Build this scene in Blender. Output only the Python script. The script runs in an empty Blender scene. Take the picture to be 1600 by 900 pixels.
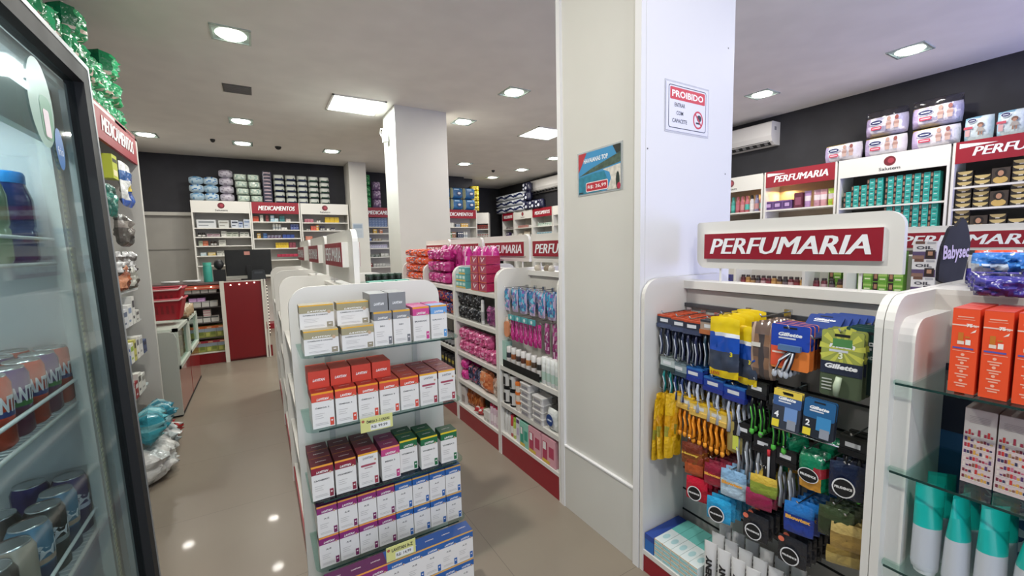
import bpy, math, random
from mathutils import Matrix, Vector, noise
random.seed(11)
SC = bpy.context.scene
COL = SC.collection
PI = math.pi

# ------------------------------------------------------------------ camera
def setup_camera():
    cam = bpy.data.cameras.new('camera')
    cam.sensor_fit = 'HORIZONTAL'; cam.sensor_width = 36.0
    cam.lens = 36.0 * 661.76 / 1600.0
    cam.clip_start = 0.02; cam.clip_end = 100
    yaw, pitch, roll = 0.535676102, 0.0979667169, -0.0233858835
    f = Vector((math.sin(yaw)*math.cos(pitch), math.cos(yaw)*math.cos(pitch), -math.sin(pitch)))
    r = Vector((math.cos(yaw), -math.sin(yaw), 0)); u = r.cross(f)
    r2 = math.cos(roll)*r + math.sin(roll)*u; u2 = -math.sin(roll)*r + math.cos(roll)*u
    o = bpy.data.objects.new('camera', cam); COL.objects.link(o)
    o.matrix_world = Matrix(((r2.x, u2.x, -f.x, 0), (r2.y, u2.y, -f.y, 0), (r2.z, u2.z, -f.z, 1.5), (0, 0, 0, 1)))
    SC.camera = o
setup_camera()

# ------------------------------------------------------------------ exposure, world, big lights
SC.view_settings.view_transform = 'Standard'
SC.view_settings.look = 'None'
SC.view_settings.exposure = 0.2
SC.view_settings.gamma = 1.0
SC.view_settings.use_curve_mapping = False
W = bpy.data.worlds.new('street_daylight'); SC.world = W; W.use_nodes = True
W.node_tree.nodes['Background'].inputs[0].default_value = (0.66, 0.76, 1.0, 1)
W.node_tree.nodes['Background'].inputs[1].default_value = 0.9

CEIL = 3.3
def area(name, loc, sx, sy, power, color, rot=(0, 0, 0), shape='RECTANGLE', spread=None):
    l = bpy.data.lights.new(name, 'AREA'); l.shape = shape; l.size = sx; l.size_y = sy
    l.energy = power; l.color = color
    if spread: l.spread = spread
    o = bpy.data.objects.new(name, l); COL.objects.link(o); o.location = loc; o.rotation_euler = rot
    return o
PANELS = [(1.17, 5.70), (4.08, 5.76)]
DOWN = [(-0.07, 4.34), (5.55, 1.70), (2.71, 4.41), (-0.08, 7.05), (-0.10, 8.45), (1.27, 8.45), (2.66, 5.74), (-1.33, 8.42),
        (5.48, 3.07), (3.96, 8.56), (5.36, 9.90), (5.48, 8.65), (5.40, 7.26), (-0.07, 1.7), (2.7, 1.7), (1.2, 0.2), (4.1, 0.2), (-0.07, -0.6)]  # from the front left aisle on: unseen lamps, added to brighten the near area
for i, (x, y) in enumerate(PANELS):
    area('ceiling_panel_light', (x, y, CEIL-0.03), 0.56, 0.56, 40, (0.93, 1.0, 0.97))
for i, (x, y) in enumerate(DOWN):
    area('downlight', (x, y, CEIL-0.02), 0.15, 0.15, 36 if x < 0 and y < 2 else 11 if y < 1 or (x, y) == (2.7, 1.7) else 19 if y < 6 else 13, (1.0, 0.96, 0.88) if y > 0.5 else (1.0, 0.97, 0.92), shape='DISK')
# daylight through the open shop front behind the camera
area('shop_front_daylight', (2.0, -2.6, 1.2), 6.0, 2.2, 34, (0.88, 0.92, 1.0), rot=(math.radians(104), 0, 0))
area('shop_front_daylight', (5.6, -2.0, 1.0), 2.0, 1.8, 80, (0.40, 0.40, 1.0), rot=(math.radians(125), 0, math.radians(-6)))

# ------------------------------------------------------------------ materials
def lin(h):
    h = h.lstrip('#'); out = []
    for i in (0, 2, 4):
        c = int(h[i:i+2], 16)/255
        out.append(c/12.92 if c <= .04045 else ((c+.055)/1.055)**2.4)
    return tuple(out)
MATS = {}
def M(col, rough=.45, metal=0, emit=0, trans=0, alpha=1, noise=0, ns=8, bump=0, coat=0, key=None):
    k = key or (col, rough, metal, emit, trans, alpha, noise, ns, bump, coat)
    if k in MATS: return MATS[k]
    m = bpy.data.materials.new('m_' + (key or col.strip('#')) if not isinstance(key, tuple) else 'm'); m.use_nodes = True
    nt = m.node_tree; b = nt.nodes['Principled BSDF']; c = (*lin(col), 1)
    b.inputs['Base Color'].default_value = c; b.inputs['Roughness'].default_value = rough
    b.inputs['Metallic'].default_value = metal
    if coat: b.inputs['Coat Weight'].default_value = coat
    if trans: b.inputs['Transmission Weight'].default_value = trans; b.inputs['IOR'].default_value = 1.45
    if alpha < 1: b.inputs['Alpha'].default_value = alpha
    if emit:
        b.inputs['Emission Color'].default_value = c; b.inputs['Emission Strength'].default_value = emit
    tc = nt.nodes.new('ShaderNodeTexCoord'); nz = nt.nodes.new('ShaderNodeTexNoise')
    nz.inputs['Scale'].default_value = ns; nt.links.new(tc.outputs['Object'], nz.inputs['Vector'])
    if noise:
        rp = nt.nodes.new('ShaderNodeValToRGB')
        rp.color_ramp.elements[0].position = .35; rp.color_ramp.elements[1].position = .65
        rp.color_ramp.elements[0].color = (*[x*(1-noise) for x in c[:3]], 1)
        rp.color_ramp.elements[1].color = (*[min(1, x*(1+noise)) for x in c[:3]], 1)
        nt.links.new(nz.outputs['Fac'], rp.inputs[0]); nt.links.new(rp.outputs[0], b.inputs['Base Color'])
    else:
        mr = nt.nodes.new('ShaderNodeMapRange'); mr.inputs[3].default_value = rough*.85; mr.inputs[4].default_value = min(1, rough*1.15)
        nt.links.new(nz.outputs['Fac'], mr.inputs[0]); nt.links.new(mr.outputs[0], b.inputs['Roughness'])
    if bump:
        bp = nt.nodes.new('ShaderNodeBump'); bp.inputs['Strength'].default_value = bump; bp.inputs['Distance'].default_value = .02
        nt.links.new(nz.outputs['Fac'], bp.inputs['Height']); nt.links.new(bp.outputs[0], b.inputs['Normal'])
    MATS[k] = m
    return m
def glass_mat(name, tint, fac=.06, rough=.01):
    m = bpy.data.materials.new(name); m.use_nodes = True; nt = m.node_tree; N = nt.nodes.new; L = nt.links.new
    out = nt.nodes['Material Output']; nt.nodes.remove(nt.nodes['Principled BSDF'])
    tr = N('ShaderNodeBsdfTransparent'); tr.inputs[0].default_value = (*lin(tint), 1); gl = N('ShaderNodeBsdfGlossy'); gl.inputs['Roughness'].default_value = rough
    lw = N('ShaderNodeLayerWeight'); pw = N('ShaderNodeMath'); pw.operation = 'POWER'; pw.inputs[1].default_value = 5; L(lw.outputs['Facing'], pw.inputs[0]); fr = N('ShaderNodeMath'); fr.operation = 'MULTIPLY_ADD'; fr.inputs[1].default_value = .5; fr.inputs[2].default_value = .02; L(pw.outputs[0], fr.inputs[0]); mx = N('ShaderNodeMixShader')
    nz = N('ShaderNodeTexNoise'); nz.inputs['Scale'].default_value = 3; ad = N('ShaderNodeMath'); ad.operation = 'MULTIPLY_ADD'; ad.inputs[1].default_value = fac; L(nz.outputs[0], ad.inputs[0]); L(fr.outputs[0], ad.inputs[2])
    L(ad.outputs[0], mx.inputs[0]); L(tr.outputs[0], mx.inputs[1]); L(gl.outputs[0], mx.inputs[2]); L(mx.outputs[0], out.inputs[0])
    return m
LAM = lambda: M('#dedcd6', .38, key='white_laminate')
LAM2 = lambda: M('#cfccc5', .5, key='grey_white_laminate')
PLAS = lambda c: M(c, .35)
FILM = lambda c: M(c, .22, coat=.3, bump=.35, ns=45)
CARD = lambda c: M(c, .5)
CHROME = lambda: M('#d0d2d4', .2, metal=1, key='chrome')

def floor_mat():
    m = bpy.data.materials.new('porcelain_floor'); m.use_nodes = True
    nt = m.node_tree; b = nt.nodes['Principled BSDF']; N = nt.nodes.new; L = nt.links.new
    tc = N('ShaderNodeTexCoord'); mp = N('ShaderNodeMapping'); mp.inputs['Location'].default_value = (-0.10, -1.30, 0)
    L(tc.outputs['Object'], mp.inputs[0])
    br = N('ShaderNodeTexBrick'); br.offset = 0; br.inputs['Scale'].default_value = 1
    br.inputs['Brick Width'].default_value = .8; br.inputs['Row Height'].default_value = .8
    br.inputs['Mortar Size'].default_value = .0016; br.inputs['Mortar Smooth'].default_value = .3
    br.inputs['Color1'].default_value = (*lin('#8d8274'), 1); br.inputs['Color2'].default_value = (*lin('#8a7f70'), 1)
    br.inputs['Mortar'].default_value = (*lin('#70665b'), 1)
    L(mp.outputs[0], br.inputs['Vector'])
    nz = N('ShaderNodeTexNoise'); nz.inputs['Scale'].default_value = 2.2; nz.inputs['Detail'].default_value = 5; L(tc.outputs['Object'], nz.inputs[0])
    mx = N('ShaderNodeMix'); mx.data_type = 'RGBA'; mx.blend_type = 'MULTIPLY'; mx.inputs[0].default_value = .25
    L(br.outputs[0], mx.inputs[6]); L(nz.outputs[1], mx.inputs[7]); L(mx.outputs[2], b.inputs['Base Color'])
    hs = N('ShaderNodeHueSaturation'); hs.inputs['Saturation'].default_value = .15
    L(nz.outputs[1], hs.inputs['Color']); L(hs.outputs[0], mx.inputs[7])
    mr = N('ShaderNodeMapRange'); mr.inputs[3].default_value = .30; mr.inputs[4].default_value = .42; b.inputs['Specular IOR Level'].default_value = .45; b.inputs['Coat Weight'].default_value = .05; b.inputs['Coat Roughness'].default_value = .045
    L(nz.outputs[0], mr.inputs[0]); L(mr.outputs[0], b.inputs['Roughness'])
    return m

# ------------------------------------------------------------------ mesh builder
_TX = {}
def glyphs(s, shear=0., bold=0.):
    k = (s, shear, bold)
    if k not in _TX:
        cu = bpy.data.curves.new('t', 'FONT'); cu.body = s; cu.size = 1; cu.shear = shear; cu.offset = bold; cu.resolution_u = 2
        o = bpy.data.objects.new('t', cu); COL.objects.link(o); bpy.context.view_layer.update()
        e = o.evaluated_get(bpy.context.evaluated_depsgraph_get()); me = e.to_mesh()
        vs = [(v.co.x, v.co.y) for v in me.vertices]; fs = [tuple(p.vertices) for p in me.polygons]
        x0 = min(v[0] for v in vs); x1 = max(v[0] for v in vs); y0 = min(v[1] for v in vs); y1 = max(v[1] for v in vs)
        vs = [(v[0]-x0, v[1]-y0) for v in vs]; e.to_mesh_clear()
        bpy.data.objects.remove(o); bpy.data.curves.remove(cu)
        _TX[k] = (vs, fs, x1-x0, y1-y0)
    return _TX[k]

class MB:
    def __init__(s): s.v = []; s.f = []; s.m = []; s.sm = []; s.mats = []
    def mi(s, m):
        if m not in s.mats: s.mats.append(m)
        return s.mats.index(m)
    def add(s, vs, fs, m, smooth=False, T=None):
        o = len(s.v); i = s.mi(m)
        if T is not None: vs = [tuple(T @ Vector(v)) for v in vs]
        s.v += [tuple(v) for v in vs]; s.f += [tuple(o+k for k in f) for f in fs]
        s.m += [i]*len(fs); s.sm += [smooth]*len(fs); return s
    def box(s, x0, x1, y0, y1, z0, z1, m, T=None):
        vs = [(x, y, z) for x in (x0, x1) for y in (y0, y1) for z in (z0, z1)]
        return s.add(vs, [(0, 1, 3, 2), (4, 6, 7, 5), (0, 4, 5, 1), (2, 3, 7, 6), (0, 2, 6, 4), (1, 5, 7, 3)], m, T=T)
    def bbox(s, x0, x1, y0, y1, z0, z1, m, r=.01, n=3, T=None):   # box rounded about z
        pts = rrect(x0, x1, y0, y1, r, n)
        return s.prism(pts, z0, z1, 'z', m, T=T)
    def prism(s, pts, a, b, ax, m, T=None, smooth=False):
        n = len(pts)
        if ax == 'z': P = lambda u, w, t: (u, w, t)
        elif ax == 'y': P = lambda u, w, t: (u, t, w)
        else: P = lambda u, w, t: (t, u, w)
        vs = [P(u, w, a) for u, w in pts]+[P(u, w, b) for u, w in pts]
        area2 = sum(pts[i][0]*pts[(i+1) % n][1]-pts[(i+1) % n][0]*pts[i][1] for i in range(n))
        fs = [tuple(range(n))[::-1], tuple(range(n, 2*n))]+[(i, (i+1) % n, n+(i+1) % n, n+i) for i in range(n)]
        if (area2 < 0) != (ax == 'y'): fs = [f[::-1] for f in fs]
        return s.add(vs, fs, m, smooth, T)
    def quad(s, p, m, T=None): return s.add(p, [(0, 1, 2, 3)], m, T=T)
    def dec(s, x0, x1, z0, z1, y, m, T=None):                 # thin decal facing -y
        return s.add([(x0, y, z0), (x1, y, z0), (x1, y, z1), (x0, y, z1)], [(0, 1, 2, 3)], m, T=T)
    def disc(s, cx, cz, rx, rz, y, m, n=14, T=None):
        return s.add([(cx+rx*math.cos(2*PI*k/n), y, cz+rz*math.sin(2*PI*k/n)) for k in range(n)], [tuple(range(n))], m, T=T)
    def tube(s, pts, r, m, n=6, T=None):
        pts = [Vector(p) for p in pts]; vs = []; fs = []
        rs = r if isinstance(r, (list, tuple)) else [r]*len(pts)
        for i, p in enumerate(pts):
            d = (pts[min(i+1, len(pts)-1)]-pts[max(i-1, 0)]).normalized()
            a = d.cross(Vector((0, 0, 1)) if abs(d.z) < .9 else Vector((1, 0, 0))).normalized(); b = d.cross(a)
            vs += [p+rs[i]*(math.cos(2*PI*k/n)*a+math.sin(2*PI*k/n)*b) for k in range(n)]
        for i in range(len(pts)-1):
            fs += [(i*n+k, i*n+(k+1) % n, (i+1)*n+(k+1) % n, (i+1)*n+k) for k in range(n)]
        fs += [tuple(range(n))[::-1], tuple(range((len(pts)-1)*n, len(pts)*n))]
        return s.add(vs, fs, m, True, T)
    def lathe(s, prof, m, n=14, c=(0, 0), sy=1., T=None, smooth=True):
        vs = []; fs = []
        for r, z in prof: vs += [(c[0]+r*math.cos(2*PI*k/n), c[1]+r*sy*math.sin(2*PI*k/n), z) for k in range(n)]
        for i in range(len(prof)-1):
            fs += [(i*n+k, i*n+(k+1) % n, (i+1)*n+(k+1) % n, (i+1)*n+k) for k in range(n)]
        s.add(vs, fs, m, smooth, T)
        L = len(prof)-1
        return s.add(vs[:n]+vs[L*n:], [tuple(range(n))[::-1], tuple(range(n, 2*n))], m, False, T)
    def text(s, t, x, z, h, m, y=0., w=None, al='c', shear=0., bold=0., T=None):   # facing -y
        big = bold >= .035 and h >= .03
        vs, fs, tw, th = glyphs(t, shear, 0. if big else bold)
        sz = h/th; sx = (w/tw) if w else sz
        ox = x-(tw*sx/2 if al == 'c' else (tw*sx if al == 'r' else 0))
        hv = h*.05 if big else 0
        for dx, dy in ((0, 0),) if not hv else ((-hv, -.0001), (0, 0), (hv, -.0002)): s.add([(ox+a*sx+dx, y+dy, z+b*sz) for a, b in vs], fs, m, T=T)
        return s
    def pillow(s, w, d, h, mf, nu=10, nv=8, p=3., wr=.004, seed=0, flat=1.6, T=None):
        rnd = random.Random(seed); gr = {}
        if not callable(mf): m0 = mf; mf = lambda u, v, k: m0
        ph = [rnd.uniform(0, 6) for _ in range(4)]
        for k in (0, 1):
            for i in range(nu+1):
                for j in range(nv+1):
                    u = -1+2*i/nu; v = -1+2*j/nv
                    t = max(0, 1-abs(u)**p)**(1/flat)*max(0, 1-abs(v)**p)**(1/flat)
                    q = Vector((u*2.6+ph[0], v*2.6+ph[1], k*3.1+ph[2])); e = wr*(noise.noise(q)*1.5+noise.noise(q*2.7)*.8)
                    x = u*w/2*(1-.04*abs(v)**2)+noise.noise(q*1.7+Vector((9, 0, 0)))*wr*.6*(1-u*u); z = v*h/2*(1-(.38 if p < 2.5 else .05)*abs(u)**2.4)
                    y = (-1 if k == 0 else 1)*t*max(d/2-wr*.8, d*.2)+e*t
                    gr[k, i, j] = Vector((x, y, z+h/2))
        for k in (0, 1):
            byM = {}
            for i in range(nu):
                for j in range(nv):
                    q = [gr[k, i, j], gr[k, i+1, j], gr[k, i+1, j+1], gr[k, i, j+1]]
                    if k: q = q[::-1]
                    byM.setdefault(mf(-1+2*(i+.5)/nu, (j+.5)/nv, k), []).append(q)
            for m, qs in byM.items():
                vs = []; ix = {}; fs = []
                for q in qs:
                    f = []
                    for p_ in q:
                        kk = tuple(round(c, 6) for c in p_)
                        if kk not in ix: ix[kk] = len(vs); vs.append(p_)
                        f.append(ix[kk])
                    if len(set(f)) >= 3: fs.append(tuple(dict.fromkeys(f)))
                s.add(vs, fs, m, True, T)
        return s
    def mesh(s, name):
        me = bpy.data.meshes.new(name); me.from_pydata(s.v, [], s.f)
        for m in s.mats: me.materials.append(m)
        me.polygons.foreach_set('material_index', s.m); me.polygons.foreach_set('use_smooth', s.sm); me.update()
        return me
    def obj(s, name, parent=None, **k): return mk(s.mesh(name), name, parent=parent, **k)

def rrect(x0, x1, y0, y1, r, n=4, c=(1, 1, 1, 1)):   # corners: bl, br, tr, tl
    out = []
    for (cx, cy, a, ox, oy), on in zip(((x0, y0, PI, 1, 1), (x1, y0, 1.5*PI, -1, 1), (x1, y1, 0, -1, -1), (x0, y1, .5*PI, 1, -1)), c):
        if not on or r <= 0: out.append((cx, cy)); continue
        rr = r*on
        out += [(cx+ox*rr+rr*math.cos(a+PI/2*k/n), cy+oy*rr+rr*math.sin(a+PI/2*k/n)) for k in range(n+1)]
    return out

def mk(me, name, loc=(0, 0, 0), rz=0, parent=None, rot=None, scale=1, label=None, cat=None, group=None, kind=None):
    o = bpy.data.objects.new(name, me); COL.objects.link(o)
    o.location = loc; o.rotation_euler = rot if rot else (0, 0, rz)
    if scale != 1: o.scale = (scale,)*3 if not isinstance(scale, tuple) else scale
    if parent: o.parent = parent
    if label: o['label'] = label
    if cat: o['category'] = cat
    if group: o['group'] = group
    if kind: o['kind'] = kind
    return o
def thing(name, label, cat, loc=(0, 0, 0), rz=0, group=None, rot=None):
    return mk(None, name, loc, rz, label=label, cat=cat, group=group, rot=rot)
def struct(mb, name): return mb.obj(name, kind='structure')
def kids(o, parts):     # parts: list of (name, mesh or (mesh, [subparts]), label)
    for p in parts:
        me = p[1]; c = mk(me, p[0], parent=o, label=p[2] if len(p) > 2 else None)
        if len(p) > 3:
            for q in p[3]: mk(q[1], q[0], parent=c)
NUM = ['first', 'second', 'third', 'fourth', 'fifth', 'sixth', 'seventh', 'eighth', 'ninth', 'tenth', 'eleventh', 'twelfth', 'thirteenth']
def nth(i, n):
    if n == 1: return 'only one'
    if i == 0: return 'leftmost'
    if i == n-1: return 'rightmost'
    return NUM[i]+' from left' if i <= n/2 or n < 4 else NUM[n-1-i]+' from right'
def lay(j, n, a='layer'):
    if n == 1: return ''
    return ('bottom ' if j == 0 else 'top ' if j == n-1 else ('middle ' if n == 3 else NUM[j]+' '))+a
R = lambda d: math.radians(d)

# ------------------------------------------------------------------ the room
YB = 9.85
m = MB(); m.box(-1.9, 6.8, -2.2, 12.1, -.08, 0, floor_mat()); struct(m, 'floor')
CM = M('#e2dfda', .8, noise=.03, ns=3, key='ceiling_paint')
m = MB(); m.box(-1.9, 6.8, -1.0, 12.1, CEIL, CEIL+.1, CM); struct(m, 'ceiling')
DARK = M('#2e2e33', .8, noise=.12, ns=4, key='dark_wall_paint')
LGREY = M('#9b9892', .7, noise=.05, ns=3, key='grey_wall_paint')
OFF = M('#cfcdc6', .55, noise=.015, ns=3, key='off_white_paint')
WHT = M('#e3e2e2', .45, key='white_panel')
m = MB(); m.box(-1.9, -1.7, 4.72, YB+.2, 0, CEIL, LGREY); m.box(-1.9, -1.24, -2.2, 4.72, 0, CEIL, DARK); struct(m, 'wall_left')
m = MB(); m.box(-1.7, 1.74, YB, YB+.1, 2.235, CEIL, DARK); m.box(-1.7, 1.74, YB, YB+.1, 0, 2.235, LGREY)
m.box(1.74, 5.0, 10.35, 10.45, 0, CEIL, DARK); m.box(1.64, 1.74, YB+.1, 10.45, 0, CEIL, DARK)
m.box(4.9, 5.0, 10.45, 11.9, 0, CEIL, DARK); m.box(4.9, 6.7, 11.8, 11.9, 0, CEIL, DARK)
m.box(4.2, 4.66, 10.15, 10.35, 2.95, CEIL, DARK); struct(m, 'wall_back')
m = MB(); m.box(-1.7, -1.0, YB-.06, YB, 2.2, 2.26, M('#b9b6ae', .5)); struct(m, 'trim_1')
m = MB(); m.box(-1.7, -1.1, YB-.012, YB, 1.58, 1.6, M('#86837d', .6)); struct(m, 'trim_2')
m = MB(); m.box(6.6, 6.7, -1.0, 12.0, 0, CEIL, DARK); struct(m, 'wall_right')
# front pillar with white cladding
m = MB(); m.box(1.44, 2.03, 1.31, 1.84, 0, CEIL, WHT)
m.box(1.415, 1.44, 1.845, 1.875, 0, CEIL, WHT); m.box(1.412, 1.44, 1.290, 1.325, 0, CEIL, WHT)
m.box(1.420, 1.44, 1.325, 1.845, 0, .362, OFF); m.box(1.416, 1.44, 1.325, 1.845, .362, .370, WHT)
m.box(1.432, 1.44, 1.325, 1.845, .37, CEIL, OFF); m.box(1.44, 2.03, 1.288, 1.31, 0, CEIL, WHT)
m.box(2.03, 2.05, 1.288, 1.86, 0, CEIL, WHT)
for z, x in ((2.42, 2.0), (1.83, 2.0), (1.9, 1.45)):
    m.disc(x, z, .004, .004, 1.2875, M('#55534f', .5), 8)
struct(m, 'wall_pillar')
m = MB(); m.box(1.585, 2.28, 5.46, 6.02, 0, CEIL, OFF); struct(m, 'wall_column')
m = MB(); m.box(1.70, 2.04, 9.3, 9.86, 0, CEIL, OFF); struct(m, 'wall_column_rear')

# ceiling fittings
for i, (x, y) in enumerate(PANELS):
    t = thing('ceiling_panel_light', ['square flat white light panel in ceiling beside the middle column', 'square flat white light panel in ceiling seen beside the front pillar'][i], 'ceiling light', (x, y, CEIL), group='square ceiling light panels')
    m = MB()
    for a in (-1, 1):
        m.box(a*.30-.012, a*.30+.012, -.312, .312, -.012, 0, LAM()); m.box(-.312, .312, a*.30-.012, a*.30+.012, -.012, 0, LAM())
    m.obj('frame', t); m = MB(); m.box(-.288, .288, -.288, .288, -.006, 0, M('#f4fffb', .5, emit=5)); m.obj('diffuser', t)
dl = []
DLN = ['above the left aisle, nearest to the drinks fridge', 'at far right above the perfume wall', 'right of the middle of the ceiling, before the middle column', 'in left aisle, first behind the ceiling vent',
       'in left aisle, near the dark back wall', 'left of the middle column near the rear column', 'immediately right of the middle column', 'at the far left above the left cabinet end',
       'just above the near air conditioner', 'in far right part, close beside the middle column', 'deepest one by the far right corner', 'far right part, second one towards the pillar', 'far right part, cut by the front pillar edge',
       'added unseen for fill light, over the front of the left aisle', 'added unseen for fill light, over the front right aisle', 'added unseen for fill light, over the entrance', 'added unseen for fill light, over the right of the entrance', 'added unseen for fill light, over the front left corner']
for i, (x, y) in enumerate(DOWN):
    t = thing('ceiling_downlight', 'recessed square downlight '+DLN[i], 'ceiling light', (x, y, CEIL), group='recessed downlights')
    if not dl:
        m = MB(); cm = M('#c8d8d0', .2, metal=.6)
        for a in (-1, 1):
            m.box(a*.135-.008, a*.135+.008, -.143, .143, -.01, 0, cm); m.box(-.143, .143, a*.135-.008, a*.135+.008, -.01, 0, cm)
        m.box(-.127, .127, -.127, .127, -.003, 0, M('#9fb3aa', .3))
        e = MB(); e.lathe([(.1, -.014), (.112, -.004)], M('#fffdf2', .4, emit=9), 20)
        dl = [m.mesh('bezel'), e.mesh('lamp_glass')]
    mk(dl[0], 'bezel', parent=t); mk(dl[1], 'lamp_glass', parent=t)
t = thing('ceiling_vent', 'small grey slatted air vent in ceiling above left aisle', 'vent', (-.075, 5.72, CEIL))
m = MB(); m.box(-.135, .135, -.135, .135, -.006, 0, M('#66645f', .6)); m.obj('vent_plate', t)
m = MB()
for k in range(7): m.box(-.12, .12, -.11+k*.034, -.10+k*.034, -.016, -.006, M('#7d7a74', .5))
m.obj('slats', t)
for x, y, s, l in ((.417, 8.48, .05, 'small black dome sensor on ceiling of left aisle'), (-.5, 8.35, .035, 'tiny dark sensor on ceiling left of a downlight'), (4.9, 9.0, .04, 'small dark sensor on ceiling by the far right downlights'), (3.2, 7.9, .04, 'small white sensor on ceiling right of middle column')):
    m = MB(); m.lathe([(s, 0), (s, -.015), (s*.7, -.04), (s*.2, -.05)][::-1], M('#17171a' if 'white' not in l else '#d8d8d8', .3), 14)
    m.obj('ceiling_sensor', loc=(x, y, CEIL), label=l, cat='sensor')
t = thing('emergency_lamp', 'small white wired lamp box high on the middle column side', 'lamp', (1.585, 5.78, 3.0))
m = MB(); m.box(-.07, -.02, -.06, .06, -.09, .05, M('#d6d8d2', .4)); m.box(-.02, 0, -.03, .03, -.03, .03, M('#bfc1bb', .4)); m.obj('lamp_body', t)
m = MB(); m.tube([(-.04, .05, .05), (-.05, .10, .10), (-.05, .18, .12), (-.05, .24, .08), (-.04, .2, .03), (-.03, .08, .03)], .006, M('#e8e8e0', .5)); m.obj('cable', t)

def ac(loc, L, lab):
    t = thing('air_conditioner', lab, 'air conditioner', loc)
    # local: x length 0..L (along world y), y depth (0 = wall .. -0.22), z height
    T = Matrix.Rotation(-PI/2, 4, 'Z')
    prof = [(0, 0), (-.2, 0), (-.225, -.02), (-.232, -.2), (-.2, -.27), (-.12, -.32), (0, -.32)]
    m = MB(); m.prism(prof, 0, L, 'x', M('#dcdad8', .35, key='ac_white'), T=T); m.obj('casing', t)
    m = MB(); m.add([(L*.04, -.206, -.268), (L*.96, -.206, -.268), (L*.96, -.125, -.321), (L*.04, -.125, -.321)], [(0, 1, 2, 3)], M('#1c1c1f', .5), T=T)
    for k in range(9):
        a = L*(.08+.1*k); m.add([(a, -.20, -.274), (a+.05, -.20, -.274), (a+.05, -.14, -.315), (a, -.14, -.315)], [(0, 1, 2, 3)], M('#8d8c8c', .5), T=T)
    m.obj('outlet', t)
    m = MB(); m.box(.002, L-.002, -.215, -.175, -.285, -.279, M('#cfcdca', .4), T=T); m.obj('flap', t)
    m = MB(); m.box(L, L+.002, -.15, -.10, -.12, -.07, M('#8b8b90', .5), T=T); m.obj('sticker', t)
    return t
ac((6.6, 4.50, 3.19), 1.08, 'white split air conditioner on right wall, near one beside the pillar')
ac((6.6, 9.75, 3.22), 1.35, 'white split air conditioner on right wall, far one in the back')

# ------------------------------------------------------------------ signs on the pillar
m = MB(); T = Matrix.Translation((1.426, 1.565, 1.745)) @ Matrix.Rotation(-PI/2, 4, 'Z')
t = thing('poster', 'blue beach poster with red price box on the pillar left face', 'poster', (1.431, 1.567, 1.745), rz=-PI/2)
m.box(-.156, .156, -.003, 0, 0, .214, M('#cdd2d4', .15, alpha=.45)); m.obj('plastic_sleeve', t)
m = MB(); y = -.0036
m.dec(-.146, .146, .008, .206, y, M('#3f8fc0', .4))
m.add([(-.146, y-.0002, .095), (-.05, y-.0002, .105), (.03, y-.0002, .112), (.146, y-.0002, .125), (.146, y-.0002, .17), (.05, y-.0002, .148), (-.05, y-.0002, .125)], [(0, 1, 2, 3, 4, 5, 6)], M('#46584a', .5, noise=.3, ns=60))
m.add([(-.146, y-.0003, .008), (.02, y-.0003, .008), (.06, y-.0003, .06), (.04, y-.0003, .10), (-.03, y-.0003, .10), (-.146, y-.0003, .09)], [(0, 1, 2, 3, 4, 5)], M('#2d7f97', .4, noise=.15, ns=40))
m.add([(.06, y-.0004, .008), (.146, y-.0004, .008), (.146, y-.0004, .118), (.03, y-.0004, .108), (.075, y-.0004, .09), (.085, y-.0004, .06)], [(0, 1, 2, 3, 4, 5)], M('#cfc9be', .5, noise=.15, ns=60))
m.add([(-.146, y-.0005, .206), (-.085, y-.0005, .206), (-.12, y-.0005, .15), (-.146, y-.0005, .115)], [(0, 1, 2, 3)], M('#b5303a', .4))
m.add([(.146, y-.0005, .206), (.095, y-.0005, .206), (.12, y-.0005, .165), (.146, y-.0005, .17)], [(0, 1, 2, 3)], M('#2b2f2c', .4))
m.disc(.128, .045, .012, .04, y-.0006, M('#23302a', .4)); m.disc(.135, .02, .011, .015, y-.0007, M('#b5304a', .4))
m.add([(x_, y-.0006, z_) for x_, z_ in rrect(-.09, .065, .014, .06, .008)], [tuple(range(20))], M('#f0d9d8', .4))
m.add([(x_, y-.0008, z_) for x_, z_ in rrect(-.086, .061, .018, .056, .007)], [tuple(range(20))], M('#b82a38', .4))
m.text('R$: 26,99', -.012, .027, .019, M('#f5f5f5', .4), y=y-.001, w=.13, bold=.01)
m.text('HAVAIANAS TOP', -.02, .155, .022, M('#f5f5f5', .4), y=y-.001, w=.17, bold=.02)
m.box(-.142, -.11, y-.0008, y-.0004, .011, .016, M('#20242a', .4))
m.obj('print', t)
t = thing('notice_sign', 'white notice in a sleeve with red title on the pillar right face', 'sign', (1.705, 1.2885, 1.984))
m = MB(); m.box(-.152, .152, -.003, 0, 0, .22, M('#d5d6e0', .15, alpha=.5)); m.obj('plastic_sleeve', t)
m = MB(); y = -.0036
m.dec(-.145, .145, .008, .212, y, M('#e4e3ee', .3))
m.add([(a, y-.0002, b) for a, b in rrect(-.13, .13, .02, .203, .012)], [tuple(range(20))], M('#34394a', .4))
m.add([(a, y-.0004, b) for a, b in rrect(-.1265, .1265, .0235, .1995, .010)], [tuple(range(20))], M('#e6e5ef', .3))
m.add([(a, y-.0006, b) for a, b in rrect(-.12, .12, .142, .194, .005)], [tuple(range(20))], M('#d2414f', .4))
m.text('PROIBIDO', 0, .153, .029, M('#ffffff', .4), y=y-.001, w=.215, bold=.03)
for k, s in enumerate(('ENTRAR', 'COM', 'CAPACETE')): m.text(s, -.055, .112-k*.034, .017, M('#3b3f4c', .4), y=y-.001, w=(.07, .045, .10)[k], bold=.012)
m.disc(.073, .072, .036, .04, y-.0006, M('#cf4352', .4), 24); m.disc(.073, .072, .028, .032, y-.0008, M('#e6e5ef', .4), 24)
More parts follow.
